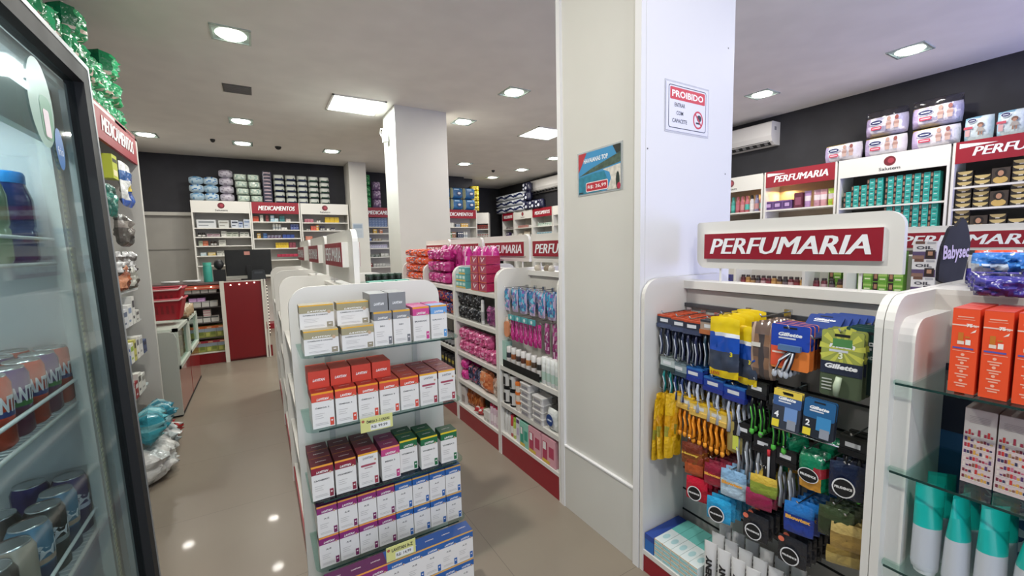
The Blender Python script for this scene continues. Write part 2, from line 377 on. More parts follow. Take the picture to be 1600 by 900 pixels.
m.disc(.08, .08, .017, .015, y-.001, M('#33353f', .4)); m.box(.058, .085, y-.0012, y-.001, .054, .062, M('#33353f', .4))
m.add([(.05, y-.0014, .095), (.056, y-.0014, .099), (.097, y-.0014, .051), (.092, y-.0014, .046)], [(3, 2, 1, 0)], M('#cf4352', .4))
m.obj('print', t)

# ------------------------------------------------------------------ gondola units
RED = lambda: M('#900a24', .45, key='sign_red')
PLR = lambda: M('#8d1524', .35, key='plinth_red')
def sign_mesh(L, H, txt, yo=-.03, tw=None, arrow=False):
    """white box with a red face and raised italic letters, facing -y, origin at centre bottom"""
    m = MB(); m.box(-L/2, L/2, yo, 0, 0, H, LAM()); m.box(-L/2, L/2, yo-.0015, yo, .001, H-.001, RED())
    m.text(txt, 0, H*.2, H*.6, M('#eef0f2', .4, key='letter_white'), y=yo-.003, w=(tw or L*.9), shear=.25, bold=.035)
    if arrow: m.add([(-L*.47, yo-.002, H*.88), (-L*.47, yo-.002, H*.68), (-L*.2, yo-.002, H*.8)], [(0, 1, 2)], M('#eef0f2', .4, key='letter_white'))
    return m
def side_outline(x0, x1, z1, r=.085): return rrect(x0, x1, 0, z1, r, 6, (0, 0, 1, 1))
GX0, GC0, GC1, GX1, GZ = 1.415, 1.675, 1.775, 2.03, 1.345
def right_unit(y0, y1, shelves, label, deck=.17, sign=True, glass=False, slots=False):
    """double sided gondola unit, local frame = world frame, Empty at the foot"""
    t = thing('gondola_shelf_unit', label, 'shelving', (GX0, (y0+y1)/2, 0), group='gondola units of the right row')
    off = (GX0, (y0+y1)/2, 0)
    def part(mb, name, par=None, lab=None):
        mb.v = [(a-off[0], b-off[1], c-off[2]) for a, b, c in mb.v]
        return mb.obj(name, par or t, label=lab)
    for a, b in ((y0, y0+.018), (y1-.018, y1)):
        m = MB(); m.prism(side_outline(GX0, GX1, GZ), a, b, 'y', LAM()); part(m, 'side_panel')
    m = MB(); m.box(GC0+.02, GC1-.02, y0+.018, y1-.018, deck, 1.285, M('#bdbab6', .55, key='back_panel_grey') if slots else LAM2())
    if slots:
        for z in [deck+.1+k*.105 for k in range(10)]: m.box(GC0+.017, GC0+.02, y0+.018, y1-.018, z, z+.008, M('#17181a', .5))
        m.box(GC0+.006, GC0+.02, y0+.018, y1-.018, 1.205, 1.222, M('#55575c', .4, metal=.5))
    part(m, 'back_panel')
    m = MB(); m.box(GC0, GC1, y0+.018, y1-.018, 1.29, 1.325, LAM()); part(m, 'top_ledge')
    m = MB(); m.box(GX0+.004, GX1-.004, y0+.018, y1-.018, deck-.022, deck, LAM()); part(m, 'base_deck')
    m = MB(); m.box(GX0+.006, GX1-.006, y0+.018, y1-.018, 0, deck-.022, PLR()); part(m, 'plinth', lab='dark red plinth')
    for z in shelves:
        m = MB(); m.box(GX0+.012, GC0+.02, y0+.018, y1-.018, z-.028, z, LAM())
        m.box(GX0+.006, GX0+.012, y0+.02, y1-.02, z-.032, z-.002, M('#d2d0ca', .4)); part(m, 'shelf')
    for z in (.45, .8):
        m = MB(); m.box(GC1-.02, GX1-.03, y0+.018, y1-.018, z-.025, z, LAM()); part(m, 'shelf')
    if sign:
        yc = (y0+y1)/2
        # rounded where the photo shows it: upper near corner and lower far corner
        m = MB(); pts = rrect(-.36, .36, 1.384, 1.585, .05, 6, (0, .9, .25, 1.))
        m.prism([(yc+a, b) for a, b in pts], 1.712, 1.736, 'x', LAM()); hb = part(m, 'header_board')
        for sx, rz in ((1.712, -PI/2), (1.736, PI/2)):
            o = SIGN_ME.get('P') or SIGN_ME.setdefault('P', sign_mesh(.627, .109, 'PERFUMARIA', yo=-.014).mesh('sign_panel'))
            mk(o, 'sign_panel', (sx-off[0], yc-off[1], 1.425), rz, parent=hb, label='red sign face with white italic lettering')
        for a in (-.25, .25):
            m = MB(); m.box(1.720, 1.728, yc+a-.004, yc+a+.004, 1.32, 1.40, LAM()); part(m, 'post')
    return t
SIGN_ME = {}
right_unit(.452, 1.285, [], 'gondola bay of hanging razors with red perfume header, beside the white pillar', deck=.105, slots=True)
right_unit(1.878, 2.605, [.665, .395], 'gondola bay directly behind the pillar, hooks above two shelves')
right_unit(2.61, 3.365, [1.165, .907, .618, .37], 'gondola bay with black and pink packs, second behind the pillar', deck=.15)
right_unit(3.37, 4.125, [1.165, .907, .62, .37], 'gondola bay topped by tall magenta packs, third behind the pillar', deck=.15)
right_unit(4.13, 4.85, [1.165, .907, .62, .37], 'gondola bay topped by orange packs in front of the middle column', deck=.15)
# near glass-shelved bay at the right edge
t = GBAY = thing('glass_shelf_bay', 'white gondola bay with clear glass shelves at the right edge', 'shelving', (1.415, .0, 0))
m = MB(); m.v = []; m.prism(side_outline(0, .62, GZ), .43, .450, 'y', LAM()); m.obj('side_panel', t)
m = MB(); m.prism(side_outline(0, .62, GZ), -.55, -.532, 'y', LAM()); m.obj('side_panel', t)
m = MB(); m.prism(rrect(.035, .30, .10, 1.285, .06, 5, (0, 0, 0, 1)), .395, .43, 'y', LAM()); m.obj('bracket_panel', t)
m = MB(); m.box(.30, .34, -.53, .43, .1, 1.33, LAM2()); m.obj('back_panel', t)
m = MB(); m.box(.30, .62, -.53, .43, 1.33, 1.345, LAM()); m.obj('top_shelf', t)
m = MB(); m.box(.006, .61, -.53, .43, 0, .1, PLR()); m.obj('plinth', t)
GL = glass_mat('clear_glass', '#e6f4f0'); GE = M('#1d3a36', .15, key='glass_edge_dark')
GSH = [1.12, .878, .607, .34]
for z in GSH:
    m = MB(); m.prism(rrect(.002, .30, -.53, .428, .015, 3), z-.006, z, 'z', GL)
    s_ = m.obj('glass_shelf', t); m = MB(); m.box(0, .0022, -.52, .42, z-.006, z-.0002, GE); m.obj('polished_edge', s_, label='dark green glass edge')

# left gondola ------------------------------------------------------
def left_unit(y0, y1, label, endcap=False):
    t = thing('gondola_shelf_unit', label, 'shelving', (.43, (y0+y1)/2, 0), group='gondola units of the left row')
    ox, oy = .43, (y0+y1)/2
    X0, X1 = .093-ox, .773-ox; a, b = y0-oy, y1-oy
    for p, q in ((a, a+.02), (b-.02, b)):
        m = MB(); m.prism(side_outline(X0, X1, 1.34), p, q, 'y', LAM()); m.obj('side_panel', t)
    m = MB(); m.box(-.03, .03, a+.02, b-.02, .1, 1.28, LAM2()); m.obj('back_panel', t)
    m = MB(); m.box(-.07, .07, a+.02, b-.02, 1.285, 1.305, LAM()); m.obj('top_ledge', t)
    m = MB(); m.box(X0+.006, X1-.006, a+.02, b-.02, 0, .1, PLR()); m.obj('plinth', t)
    for s in (-1, 1):
        for z in (.12, .42, .72, 1.0):
            m = MB(); x = sorted((s*.03, s*.325)); m.box(x[0], x[1], a+.02, b-.02, z-.02, z, LAM()); m.obj('shelf', t)
    return t, ox, oy
def left_header(t, ox, oy, y0, y1):
    yc = (y0+y1)/2-oy; L = (y1-y0)/2
    m = MB(); m.prism([(yc+a, b) for a, b in rrect(-L, L, 1.335, 1.60, .06, 6, (0, .3, .3, 1))][::1], -.045, -.02, 'x', LAM()); hb = m.obj('header_board', t)
    o = SIGN_ME.get(L) or SIGN_ME.setdefault(L, sign_mesh(L*1.42, .125, 'PERFUMARIA', yo=-.03).mesh('sign_panel'))
    mk(o, 'sign_panel', (-.045, yc, 1.415), -PI/2, parent=hb, label='dark red sign face with white lettering')
    mk(o, 'sign_panel', (-.02, yc, 1.415), PI/2, parent=hb, label='dark red sign face with white lettering')
    for a in (-.3, .3):
        m = MB(); m.box(-.036, -.028, yc+a-.004, yc+a+.004, 1.30, 1.35, LAM()); m.obj('post', t)
r = left_unit(2.055, 3.04, 'left aisle gondola bay directly behind the glass end shelves')
left_header(*r, 2.12, 2.98)
r = left_unit(3.06, 4.10, 'left aisle gondola bay, middle one of three'); left_header(*r, 3.10, 3.98)
r = left_unit(4.12, 5.21, 'left aisle gondola bay nearest the red counter'); left_header(*r, 4.16, 5.1)
t = thing('end_display', 'white gondola end panel with clear glass shelves of vitamin cartons', 'shelving', (.433, 2.035, 0))
m = MB(); m.prism([(a, b) for a, b in rrect(-.34, .34, 0, 1.345, .085, 7, (0, 0, 1, 1))], 0, .02, 'y', LAM()); m.obj('end_panel', t)
for z in (1.10, .806, .515, .227):
    m = MB(); m.prism(rrect(-.323, .329, -.285, 0, .04, 5, (1, 1, 0, 0)), z-.007, z, 'z', GL); s_ = m.obj('glass_shelf', t)
    m = MB(); m.box(-.28, .285, -.2862, -.285, z-.007, z-.0005, GE); m.obj('polished_edge', s_)
m = MB()
for x in (-.2, .2): m.box(x-.012, x+.012, -.006, 0, .1, 1.12, M('#b9bab8', .4))
m.obj('wall_rail', t)

# ------------------------------------------------------------------ tall wall cabinets
LOGO = {}
def logo(m, cx, z, s, y):
    m.disc(cx, z+.028*s, .034*s, .034*s, y, M('#6d1f2b', .4), 20); m.disc(cx+.006*s, z+.03*s, .018*s, .018*s, y-.001, M('#a33a48', .4), 14)
    m.text('Salutem', cx, z-.035*s, .022*s, M('#33353c', .5), y=y-.001, w=.12*s, bold=.01)
def cabinet(loc, w, kind, label, rz=0, shelves=(1.92, 1.62, 1.35, 1.1, .82, .5), d=.38, H=2.45, bottom=0., warm=False, back=None, hd=.215):
    t = thing('wall_cabinet', label, 'cabinet', loc, rz, group='tall white wall cabinets')
    for x in (-w/2, w/2-.022):
        m = MB(); m.box(x, x+.022, 0, d, bottom, H, LAM()); m.obj('side_panel', t)
    m = MB(); m.box(-w/2+.022, w/2-.022, d-.015, d, bottom, H-.02, back or LAM2()); m.obj('back_panel', t)
    m = MB(); m.box(-w/2, w/2, 0.001, d, H-.02, H, LAM()); m.obj('top_board', t)
    if kind == 'plain':
        m = MB(); m.box(-w/2+.022, w/2-.022, 0, .02, H-hd, H-.02, LAM()); m.obj('header', t)
    elif kind == 'logo':
        m = MB(); m.box(-w/2+.022, w/2-.022, 0, .02, H-hd, H-.02, LAM()); logo(m, 0, H-hd*.60, 1.6, -.001); m.obj('header', t, label='white header with a dark red round emblem')
    else:
        m = MB(); m.box(-w/2+.022, w/2-.022, -.004, .02, H-hd, H, RED())
        m.text(kind, .02, H-hd*.72, hd*.40, M('#eef0f2', .4, key='letter_white'), y=-.0065, w=w*.74, shear=.25, bold=.035)
        if kind[0] == 'P': m.add([(-w*.45, -.006, H-hd*.10), (-w*.45, -.006, H-hd*.32), (-w*.18, -.006, H-hd*.22)], [(0, 1, 2)], M('#eef0f2', .4, key='letter_white'))
        m.obj('header', t, label='dark red header with white italic lettering')
    for z in shelves:
        m = MB(); m.box(-w/2+.022, w/2-.022, .012, d-.015, z-.02, z, LAM()); m.obj('shelf', t)
    m = MB(); m.box(-w/2+.022, w/2-.022, .03, d-.015, bottom, bottom+.1, PLR()); m.obj('plinth', t)
    return t
# back wall behind the counter
cabinet((-.53, 9.47, 0), .90, 'logo', 'white cabinet with round emblem on header, leftmost on back wall', shelves=(1.965, 1.80, 1.64, 1.46, 1.28, 1.0))
cabinet((.345, 9.47, 0), .84, 'MEDICAMENTOS', 'white cabinet with red header, behind the counter monitor', shelves=(2.085, 1.93, 1.765, 1.575, 1.35, 1.05))
cabinet((1.225, 9.47, 0), .90, 'logo', 'white cabinet with round emblem on header, left of the rear column', shelves=(2.075, 1.915, 1.7, 1.5, 1.3, 1.0))
cabinet((2.5, 9.97, 0), .90, 'MEDICAMENTOS', 'white cabinet with red header, between rear column and middle column', shelves=(2.02, 1.87, 1.70, 1.53, 1.33, 1.1))
cabinet((3.42, 9.97, 0), .9, 'logo', 'white cabinet hidden behind the middle column')
cabinet((4.40, 9.97, 0), 1.02, 'MEDICAMENTOS', 'white cabinet with red header, first right of middle column', shelves=(2.02, 1.75, 1.5, 1.2))
cabinet((5.32, 10.75, 0), .62, 'plain', 'narrow white cabinet standing at an angle in the far corner', rz=-R(35), shelves=(2.0, 1.75, 1.5), hd=.3, d=.3)
# right wall
yy = [(10.95, 10.30, 'MEDICAMENTOS', 'right wall cabinet with small red header next to the angled corner cabinet'), (10.28, 9.38, 'logo', 'right wall cabinet with emblem, between two red headers in far corner'),
      (9.36, 8.47, 'MEDICAMENTOS', 'right wall cabinet with red header under the far air conditioner'), (8.45, 7.5, 'logo', 'right wall cabinet with emblem, cut by the pillar edge'),
      (7.48, 6.6, 'MEDICAMENTOS', 'right wall cabinet hidden behind the pillar, farthest of three'), (6.58, 5.6, 'logo', 'right wall cabinet hidden behind the pillar, middle of three'), (5.58, 4.42, 'PERFUMARIA', 'right wall cabinet hidden behind the pillar, nearest of three')]
for a, b, k, l in yy: cabinet((6.22, (a+b)/2, 0), a-b, k, l, rz=-PI/2, shelves=(2.0, 1.75, 1.5, 1.2, .9, .5))
GB = M('#5c574f', .6, key='cabinet_dark_back')
cabinet((6.22, 3.91, 0), .96, 'logo', 'right wall cabinet with emblem, half hidden beside the front pillar', rz=-PI/2, shelves=(1.925, 1.6, 1.3, 1.0), back=M('#9a8d80', .6))
cabinet((6.22, 2.97, 0), .88, 'PERFUMARIA', 'right wall cabinet with red header and warm lit shelf', rz=-PI/2, shelves=(1.925, 1.6, 1.3, 1.0), back=M('#a39382', .6))
cabinet((6.22, 2.02, 0), .99, 'logo', 'right wall cabinet with emblem, full of teal dye boxes', rz=-PI/2, shelves=(1.875, 1.60, 1.3, 1.0), back=GB)
cabinet((6.22, 1.02, 0), .98, 'PERFUMARIA', 'right wall cabinet with red header, full of black and gold boxes', rz=-PI/2, shelves=(2.0, 1.78, 1.55, 1.3, 1.0), back=GB)
area('cabinet_lamp', (6.50, 3.25, 2.20), .12, .12, 2.2, (1.0, .62, .25)); area('cabinet_lamp', (6.50, 3.62, 2.20), .10, .1, .9, (1.0, .62, .25))
# left cabinet beside the fridge (faces right)
t = thing('wall_cabinet', 'tall grey white cabinet with red header beside the drinks fridge', 'cabinet', (-.8, 4.67, 0), group='tall white wall cabinets')
GW = M('#c3c1bb', .45, key='end_panel_grey')
m = MB(); m.box(-.44, 0, -.05, 0, 0, 2.45, GW); m.obj('side_panel', t)
m = MB(); m.box(-.44, 0, -3.0, -2.95, 0, 2.45, GW); m.obj('side_panel', t)
m = MB(); m.box(-.44, -.42, -2.95, -.05, 0, 2.43, LGREY); m.obj('back_panel', t)
m = MB(); m.box(-.44, 0, -3.0, 0, 2.43, 2.45, LAM()); m.obj('top_board', t)
T = Matrix.Translation((0, -.62, 2.235)) @ Matrix.Rotation(PI/2, 4, 'Z')
m = MB(); m.box(-.57, .57, 0, .02, 0, .225, RED(), T=T); m.text('MEDICAMENTOS', .06, .06, .10, M('#eef0f2', .4, key='letter_white'), y=-.003, w=.80, shear=.2, bold=.035, T=T)
m.box(-1.75, -.59, 0, .02, 0, .225, RED(), T=T); m.obj('header', t, label='dark red header with white italic lettering')
for z in (1.24, 1.0, .74, .48, .2):
    m = MB(); m.prism(rrect(-.42, -.03, -1.95, -.28, .05, 3, (0, 1, 1, 0)), z-.008, z, 'z', M('#b7c4c4', .15, key='shelf_glass_grey')); m.obj('shelf', t)
for i, z in enumerate((2.20, 2.02, 1.78, 1.60)):
    m = MB(); m.tube([(-.42, -.62, z), (-.12, -.62, z), (-.10, -.62, z+.015)], .004, CHROME()); m.obj('hook', t)

# second gondola row between here and the right wall
t = thing('gondola_shelf_unit', 'gondola in the next aisle with red perfume header above dye boxes', 'shelving', (4.15, 1.6, 0))
m = MB(); m.box(-.02, .08, -1.45, 1.3, 0, 1.36, LAM2()); m.obj('back_panel', t)
m = MB(); m.box(-.28, .34, -1.45, 1.3, 0, .1, PLR()); m.obj('plinth', t)
for z in (1.09, .8, .5):
    m = MB(); m.box(-.27, -.02, -1.45, 1.3, z-.025, z, LAM()); m.obj('shelf', t)
for y in (1.28, .755, .165, -.125, -1.45):
    m = MB(); m.box(-.28, -.02, y, y+.022, 0, 1.30, LAM()); m.obj('divider', t)
m = MB(); m.prism(rrect(-1.4, 0.1, 1.40, 1.575, .04, 4), 0.05, .08, 'x', LAM()); hb = m.obj('header_board', t)
m = sign_mesh(.86, .112, 'PERFUMARIA', yo=-.014, tw=.70); mk(m.mesh('sign_panel'), 'sign_panel', (.05, -.69, 1.418), -PI/2, parent=hb, label='red sign face with white italic lettering')
m = MB()
for y in (-1.3, -.2): m.box(.06, .07, y, y+.01, 1.33, 1.42, LAM())
m.obj('post', t)

# ------------------------------------------------------------------ vitamin cartons on the end display
WB = '#e9e6e2'
def vit_box(w, h, d, top, band, stripe, name, namecol='#5a5a60', tag=None, style='n', bandh=.20):
    m = MB(); zt = h*(1-bandh-.055)
    fw = style == 'w'
    m.box(-w/2, w/2, -d/2, d/2, 0, zt, CARD(WB)); m.box(-w/2, w/2, -d/2, d/2, zt, h, CARD(top))
    y = -d/2-.0006
    m.dec(-w/2, w/2, h*.945, h, y, CARD(stripe))
    m.dec(-w/2, w/2, zt, h*.945, y, CARD(WB if fw else band))
    lc = CARD('#8d8d92') if fw else CARD('#f4f2ee')
    m.text('LAVITAN', 0, zt+h*(.03 if not fw else .07), h*.068, lc, y=y-.0005, w=w*.55, shear=.3, bold=.04)
    m.disc(w*.36, zt+h*.01, w*.055, w*.055, y-.0008, CARD('#c9a98a'), 10)
    if name: m.text(name, -w*.04 if not fw else 0, h*.55, h*.045, CARD(namecol), y=y-.0005, w=w*min(.72, .09*len(name)), bold=.02)
    if fw:
        m.add([(a, y-.0004, b) for a, b in rrect(-w*.38, w*.38, h*.60, h*.66, h*.028)], [tuple(range(20))], CARD('#a84a5c'))
        m.dec(-w*.2, w*.2, h*.535, h*.56, y-.0004, CARD('#a87c86'))
    for k, q in enumerate((.40, .34, .28, .13, .09)): m.dec(-w*.38, w*(.05, -.05, .0, .18, .22)[k], h*q, h*(q+.012), y-.0004, CARD('#b9b5b2'))
    m.dec(w*.28, w*.46, h*.03, h*.25, y-.0004, CARD(tag or band)); m.dec(w*.33, w*.41, h*.15, h*.19, y-.0008, CARD('#f0e8e8'))
    # print on the lid
    T = Matrix.Translation((0, 0, h+.0006)) @ Matrix.Rotation(-PI/2, 4, 'X')
    m.text('LAVITAN', 0, -d*.05, h*.05, CARD('#c9bfc0'), w=w*.5, shear=.3, bold=.03, T=T)
    return m.mesh('vitamin_carton')
YF = 1.768
def vit(me, x, z_, d, depth_i, label, rz=0, grp='vitamin cartons on the glass end shelves', rot=None, y=None):
    z = z_+.0012
    return mk(me, 'vitamin_carton', (x, (YF+d/2+depth_i*(d+.002)) if y is None else y, z), rz, label=label, cat='carton', group=grp, rot=rot)
DEP = .072
KX = {
 'hair': (vit_box(.124, .094, DEP, '#8f8873', '#a39a78', '#e8b030', 'CABELOS E UNHAS', '#4a4a48', '#9a917a', bandh=.28), 'wide khaki and white hair vitamin carton'),
 'grey': (vit_box(.073, .143, DEP, '#6f7073', '#85868a', '#e2ab35', '50+', '#4a4a4a', '#77787c'), 'grey topped white 50+ carton'),
 'pinkm': (vit_box(.073, .148, DEP, '#a8487c', '#d1488f', '#ec9a30', 'IMUNIDADE', '#6a6a70', '#c9408a'), 'bright pink topped white carton'),
 'sky': (vit_box(.075, .148, DEP, '#6f8fbd', '#6ba3dc', '#e8a53a', 'CÁLCIO +', '#3c4654', '#5b9ad6'), 'sky blue topped white carton'),
 'omega': (vit_box(.080, .143, DEP, '#a8352a', '#d64a34', '#f09a1e', 'ÔMEGA 3', '#4b4a4c', '#d9503c'), 'orange-red topped white omega carton'),
 'whitered': (vit_box(.080, .143, DEP, '#7c2a35', '#e9e6e2', '#efae2e', '', '#4b4a4c', '#a23c4a', 'w'), 'white fronted maroon topped carton'),
 'cran': (vit_box(.080, .141, DEP, '#541320', '#8a1c34', '#f0a43a', 'CRANBERRY', '#4b4a4c', '#8a2c40'), 'maroon topped white cranberry carton'),
 'plum': (vit_box(.078, .145, DEP, '#7a2a52', '#c44482', '#f29a52', 'MEGA 3', '#4b4a4c', '#c44482'), 'plum and pink topped white carton'),
 'green': (vit_box(.078, .145, DEP, '#15492e', '#1c6b40', '#e3c92a', 'VITAMINA D', '#3f4a44', '#1c6b40'), 'dark green topped white vitamin D carton'),
 'purple': (vit_box(.0745, .13, DEP, '#4b1242', '#8c2a72', '#f0a04a', 'A-Z', '#4b4a4c', '#7a2a5c'), 'purple topped white A-Z carton'),
 'blue': (vit_box(.0745, .13, DEP, '#173f7c', '#2760a8', '#e0ac5c', 'A-Z', '#4b4a4c', '#2a62aa'), 'blue topped white A-Z carton'),
}
def KV(k): return KX[k]
# shelf 1 (top)
for j in (0, 1):
    for i in (0, 1):
        x = .186+i*.136; z = 1.10+j*.0945
        dz = -.006*j
        vit(KX['hair'][0], x+dz, z, DEP, j*.62, f"{KX['hair'][1]}, {'left' if i == 0 else 'right'} of the {'upper' if j else 'lower'} pair, top glass shelf")
        if j == 0: vit(KX['hair'][0], x, z, DEP, 1, f"{KX['hair'][1]}, rear row under the upper pair, {'left' if i == 0 else 'right'} side")
for i in (0, 1):
    vit(KX['grey'][0], .423+i*.079, 1.10, DEP, 0, f"{KX['grey'][1]}, {'left' if i == 0 else 'right'} of two, standing on the top glass shelf")
gl = MB(); gl.box(-.036, .036, -.07, .07, 0, .074, CARD('#87888a')); gl.text('LAVITAN', 0, .025, .011, CARD('#f0f0f0'), y=-.0707, w=.042, shear=.3, bold=.04); gl = gl.mesh('vitamin_carton')
for i in (0, 1): mk(gl, 'vitamin_carton', (.416+i*.077, YF+.093, 1.2432), label=f"plain grey carton lying {'left' if i == 0 else 'right'}, atop the 50+ cartons", cat='carton', group='vitamin cartons on the glass end shelves')
for k, x in (('pinkm', .587), ('sky', .668)):
    vit(KX[k][0], x, 1.10, DEP, 0, f"{KX[k][1]} in front on the top glass shelf")
    vit(KX['pinkm'][0], x, 1.10, DEP, 1, f"pink topped carton standing behind the {'bright pink' if k == 'pinkm' else 'sky blue'} one, top glass shelf")
# shelf 2
row = ['omega']*5+['whitered']*2
for i, k in enumerate(row):
    x = .175+i*.0865
    for r in range(3):
        if r and i < 4 and r > 1: continue
        kk = 'omega' if (k == 'omega') else 'whitered'
        vit(KX[kk][0], x, .806, DEP, r, f"{KX[kk][1]}, {nth(i, 7)}, {('front', 'second', 'back')[r]} row, second glass shelf")
ol = MB(); ol.box(-.0385, .0385, -.06, .06, 0, .072, CARD('#d2402b')); ol.text('LAVITAN', 0, .03, .011, CARD('#f6eeea'), y=-.0607, w=.046, shear=.3, bold=.04)
ol.dec(-.0385, .0385, .0, .002, -.0606, CARD('#7c241a')); ol = ol.mesh('vitamin_carton')
for i in range(4): mk(ol, 'vitamin_carton', (.172+i*.0825, YF+.118, .9492), label=f"solid orange-red carton lying on the omega row, {nth(i, 4)} of four", cat='carton', group='vitamin cartons on the glass end shelves')
# shelf 3
row = ['cran', 'cran', 'whitered', 'plum', 'green', 'green', 'green']
xs = [.156, .243, .332, .425, .510, .598, .692]
for i, k in enumerate(row):
    for r in range(3 if i < 3 else 2):
        if i == 6 and r: continue
        kk = 'cran' if (k == 'whitered' and r) else k
        vit(KX[kk][0], xs[i], .515, DEP, r, f"{KX[kk][1]}, {nth(i, 7)}, {('front', 'second', 'back')[r]} row, third glass shelf", y=YF+DEP/2+r*(DEP+.002)+(.022 if i == 4 else 0))
# shelf 4 : two layers of A-Z
for j in (0, 1):
    for i in range(8):
        k = 'purple' if i < 4 else 'blue'
        for r in range(2 if j else 1):
            vit(KX[k][0], .163+i*.0776, .227+j*.1305, DEP, r, f"{KX[k][1]}, {nth(i, 8)}, {'upper' if j else 'lower'} layer, {'front' if r == 0 else 'second'} row, lowest glass shelf")
# base deck : two layers further forward
for j in (0, 1):
    for i in range(8):
        if j == 1 and i == 0: pass
        k = 'purple' if i < 3 else 'blue'
        for r in (0,):
            vit(KX[k][0], .165+i*.0745, .002+j*.1305, DEP, r, f"{KX[k][1]}, {nth(i, 8)}, {'upper' if j else 'lower'} layer, stacked on the floor", y=1.645+r*(DEP+.002))
# price strips
def price(x, z, w, a, b, lab, y=1.746):
    t = thing('price_tag', lab, 'price tag', (x, y, z))
    m = MB(); m.bbox(-w/2, w/2, -.0015, 0, -.03, .03, M('#d9d98c', .35), r=0.0005); y = -.0022
    m.dec(-w*.2, w*.42, -.026, .0, y, CARD('#e9e9e4')); m.disc(-w*.42, .017, .006, .006, y, CARD('#b0604a'), 10)
    m.text(a, .005, .006, .014, CARD('#45463a'), y=y-.0004, w=w*.72, bold=.03); m.text(b, .01, -.02, .014, CARD('#55565a'), y=y-.0004, w=w*.5, bold=.02)
    m.obj('card', t)
price(.371, .787, .13, 'ÔMEGA 3 - 2 CAIXAS', 'R$: 99,99', 'yellow price strip under the omega cartons, second glass shelf')
price(.407, .300, .118, 'LAVITAN A-Z', 'R$: 14,99', 'yellow price strip standing on the lowest carton stack', 1.604)
# things on top of the left gondola
m = MB(); m.lathe([(.018, 0), (.021, .01), (.021, .03), (.018, .036)], M('#1e2622', .3), 12); blackcap = m.mesh('jar')
m = MB(); m.lathe([(.0215, 0), (.0215, .014)], M('#33443a', .4), 12); capm = m.mesh('lid')
for i in range(5):
    for j in range(2):
        t = thing('jar', f"squat black jar on the left gondola top, {nth(i, 5)}, {'front' if j == 0 else 'rear'} row", 'jar', (.60+i*.046, 2.78+j*.05, 1.2925), group='black jars on the left gondola')
        mk(blackcap, 'jar_body', parent=t); mk(capm, 'lid', (0, 0, .036), parent=t)
m = MB(); m.box(-.04, .04, -.035, .035, 0, .014, CARD('#4fa894')); m.dec(-.035, .035, .003, .011, -.0356, CARD('#cfe4da')); tb = m.mesh('carton')
for i in range(3): mk(tb, 'carton', (.60+i*.085, 2.68, 1.2925), label=f"flat mint green carton on the left gondola top, {nth(i, 3)} of three", cat='carton', group='flat mint cartons on the left gondola')
m = MB(); m.box(.505, .75, 2.62, 2.90, 1.284, 1.292, GL); m.box(.54, .55, 2.7, 2.8, 1.02, 1.284, LAM()); mk(m.mesh('glass_tray'), 'glass_tray', label='clear glass sheet carrying jars on the left gondola top', cat='tray')

# ------------------------------------------------------------------ drinks fridge
FX = -.371   # body front
t = thing('drinks_fridge', 'tall upright glass door drinks fridge at the left edge', 'fridge', (FX, 1.0, 0), rot=(0, -.0213, 0))
WI = M('#d6dadb', .4, key='fridge_liner'); BK = M('#101113', .6, key='fridge_black')
y0, y1 = -.9, .665
m = MB(); m.box(-.62, -.58, y0, y1, .0, 2.03, WI); m.box(-.62, 0, y1-.035, y1, 0, 2.03, WI); m.box(-.62, 0, y0, y0+.035, 0, 2.03, WI)
m.box(-.62, 0, y0, y1, 1.99, 2.03, WI); m.box(-.62, 0, y0, y1, 0.06, .22, WI); m.box(-.62, -.02, y0, y1, 0, .06, BK); m.obj('body', t)
def ring(m, x0, x1, a0, a1, z0, z1, w, mt):
    m.box(x0, x1, a0, a0+w, z0, z1, mt); m.box(x0, x1, a1-w, a1, z0, z1, mt); m.box(x0, x1, a0+w, a1-w, z0, z0+w, mt); m.box(x0, x1, a0+w, a1-w, z1-w, z1, mt)
m = MB(); ring(m, .003, .045, -.85, .652, .16, 2.02, .012, M('#8f9394', .35, metal=.4)); ring(m, .003, .044, -.838, .640, .172, 2.008, .046, BK); d_ = m.obj('door', t, label='black and grey door frame')
m = MB(); m.box(.018, .024, -.79, .594, .22, 1.96, glass_mat('door_glass', '#dfe8e8', .10, .04)); m.obj('door_glass', d_)
m = MB(); ring(m, .0, .012, -.778, .580, .232, 1.948, .02, M('#a9adad', .4)); m.obj('door_gasket', d_)
m = MB(); m.box(-.055, -.03, .56, .625, .25, 1.94, M('#c9cdc9', .4)); m.obj('inner_post', t)
m = MB()
m.box(-.0295, -.028, .575, .600, .28, 1.93, M('#c9cbc2', .4))
for k in range(110): m.box(-.028, -.027, .580, .595, .3+k*.0145, .307+k*.0145, M('#dedcb8', .4, emit=.1))
m.obj('led_strip', t, label='vertical strip of small yellowish lamps')
m = MB(); m.box(-.09, -.05, -.8, .56, 1.89, 1.935, M('#f4fbff', .4, emit=2.2)); m.obj('light_box', t, label='glowing white light bar')
m = MB(); m.box(-.04, -.02, -.8, .56, 1.79, 1.885, M('#b9c0c0', .35)); m.text('É qualidade', .1, .03, .03, M('#5f6868', .5), y=-.0, T=Matrix.Translation((-.018, 0, 1.80)) @ Matrix.Rotation(PI/2, 4, 'Z')); m.obj('header_strip', t)
m = MB(); TT = Matrix.Translation((.026, .345, 1.835)) @ Matrix.Rotation(0, 4, 'X') @ Matrix.Rotation(PI/2, 4, 'Z')
m.disc(0, 0, .062, .095, 0, M('#8fb8a8', .3, alpha=.75), 28, T=TT); m.add([(x_, -.0005, z_) for x_, z_ in rrect(-.01, .05, -.075, .02, .02)], [tuple(range(20))], M('#2c7d5a', .3), T=TT)
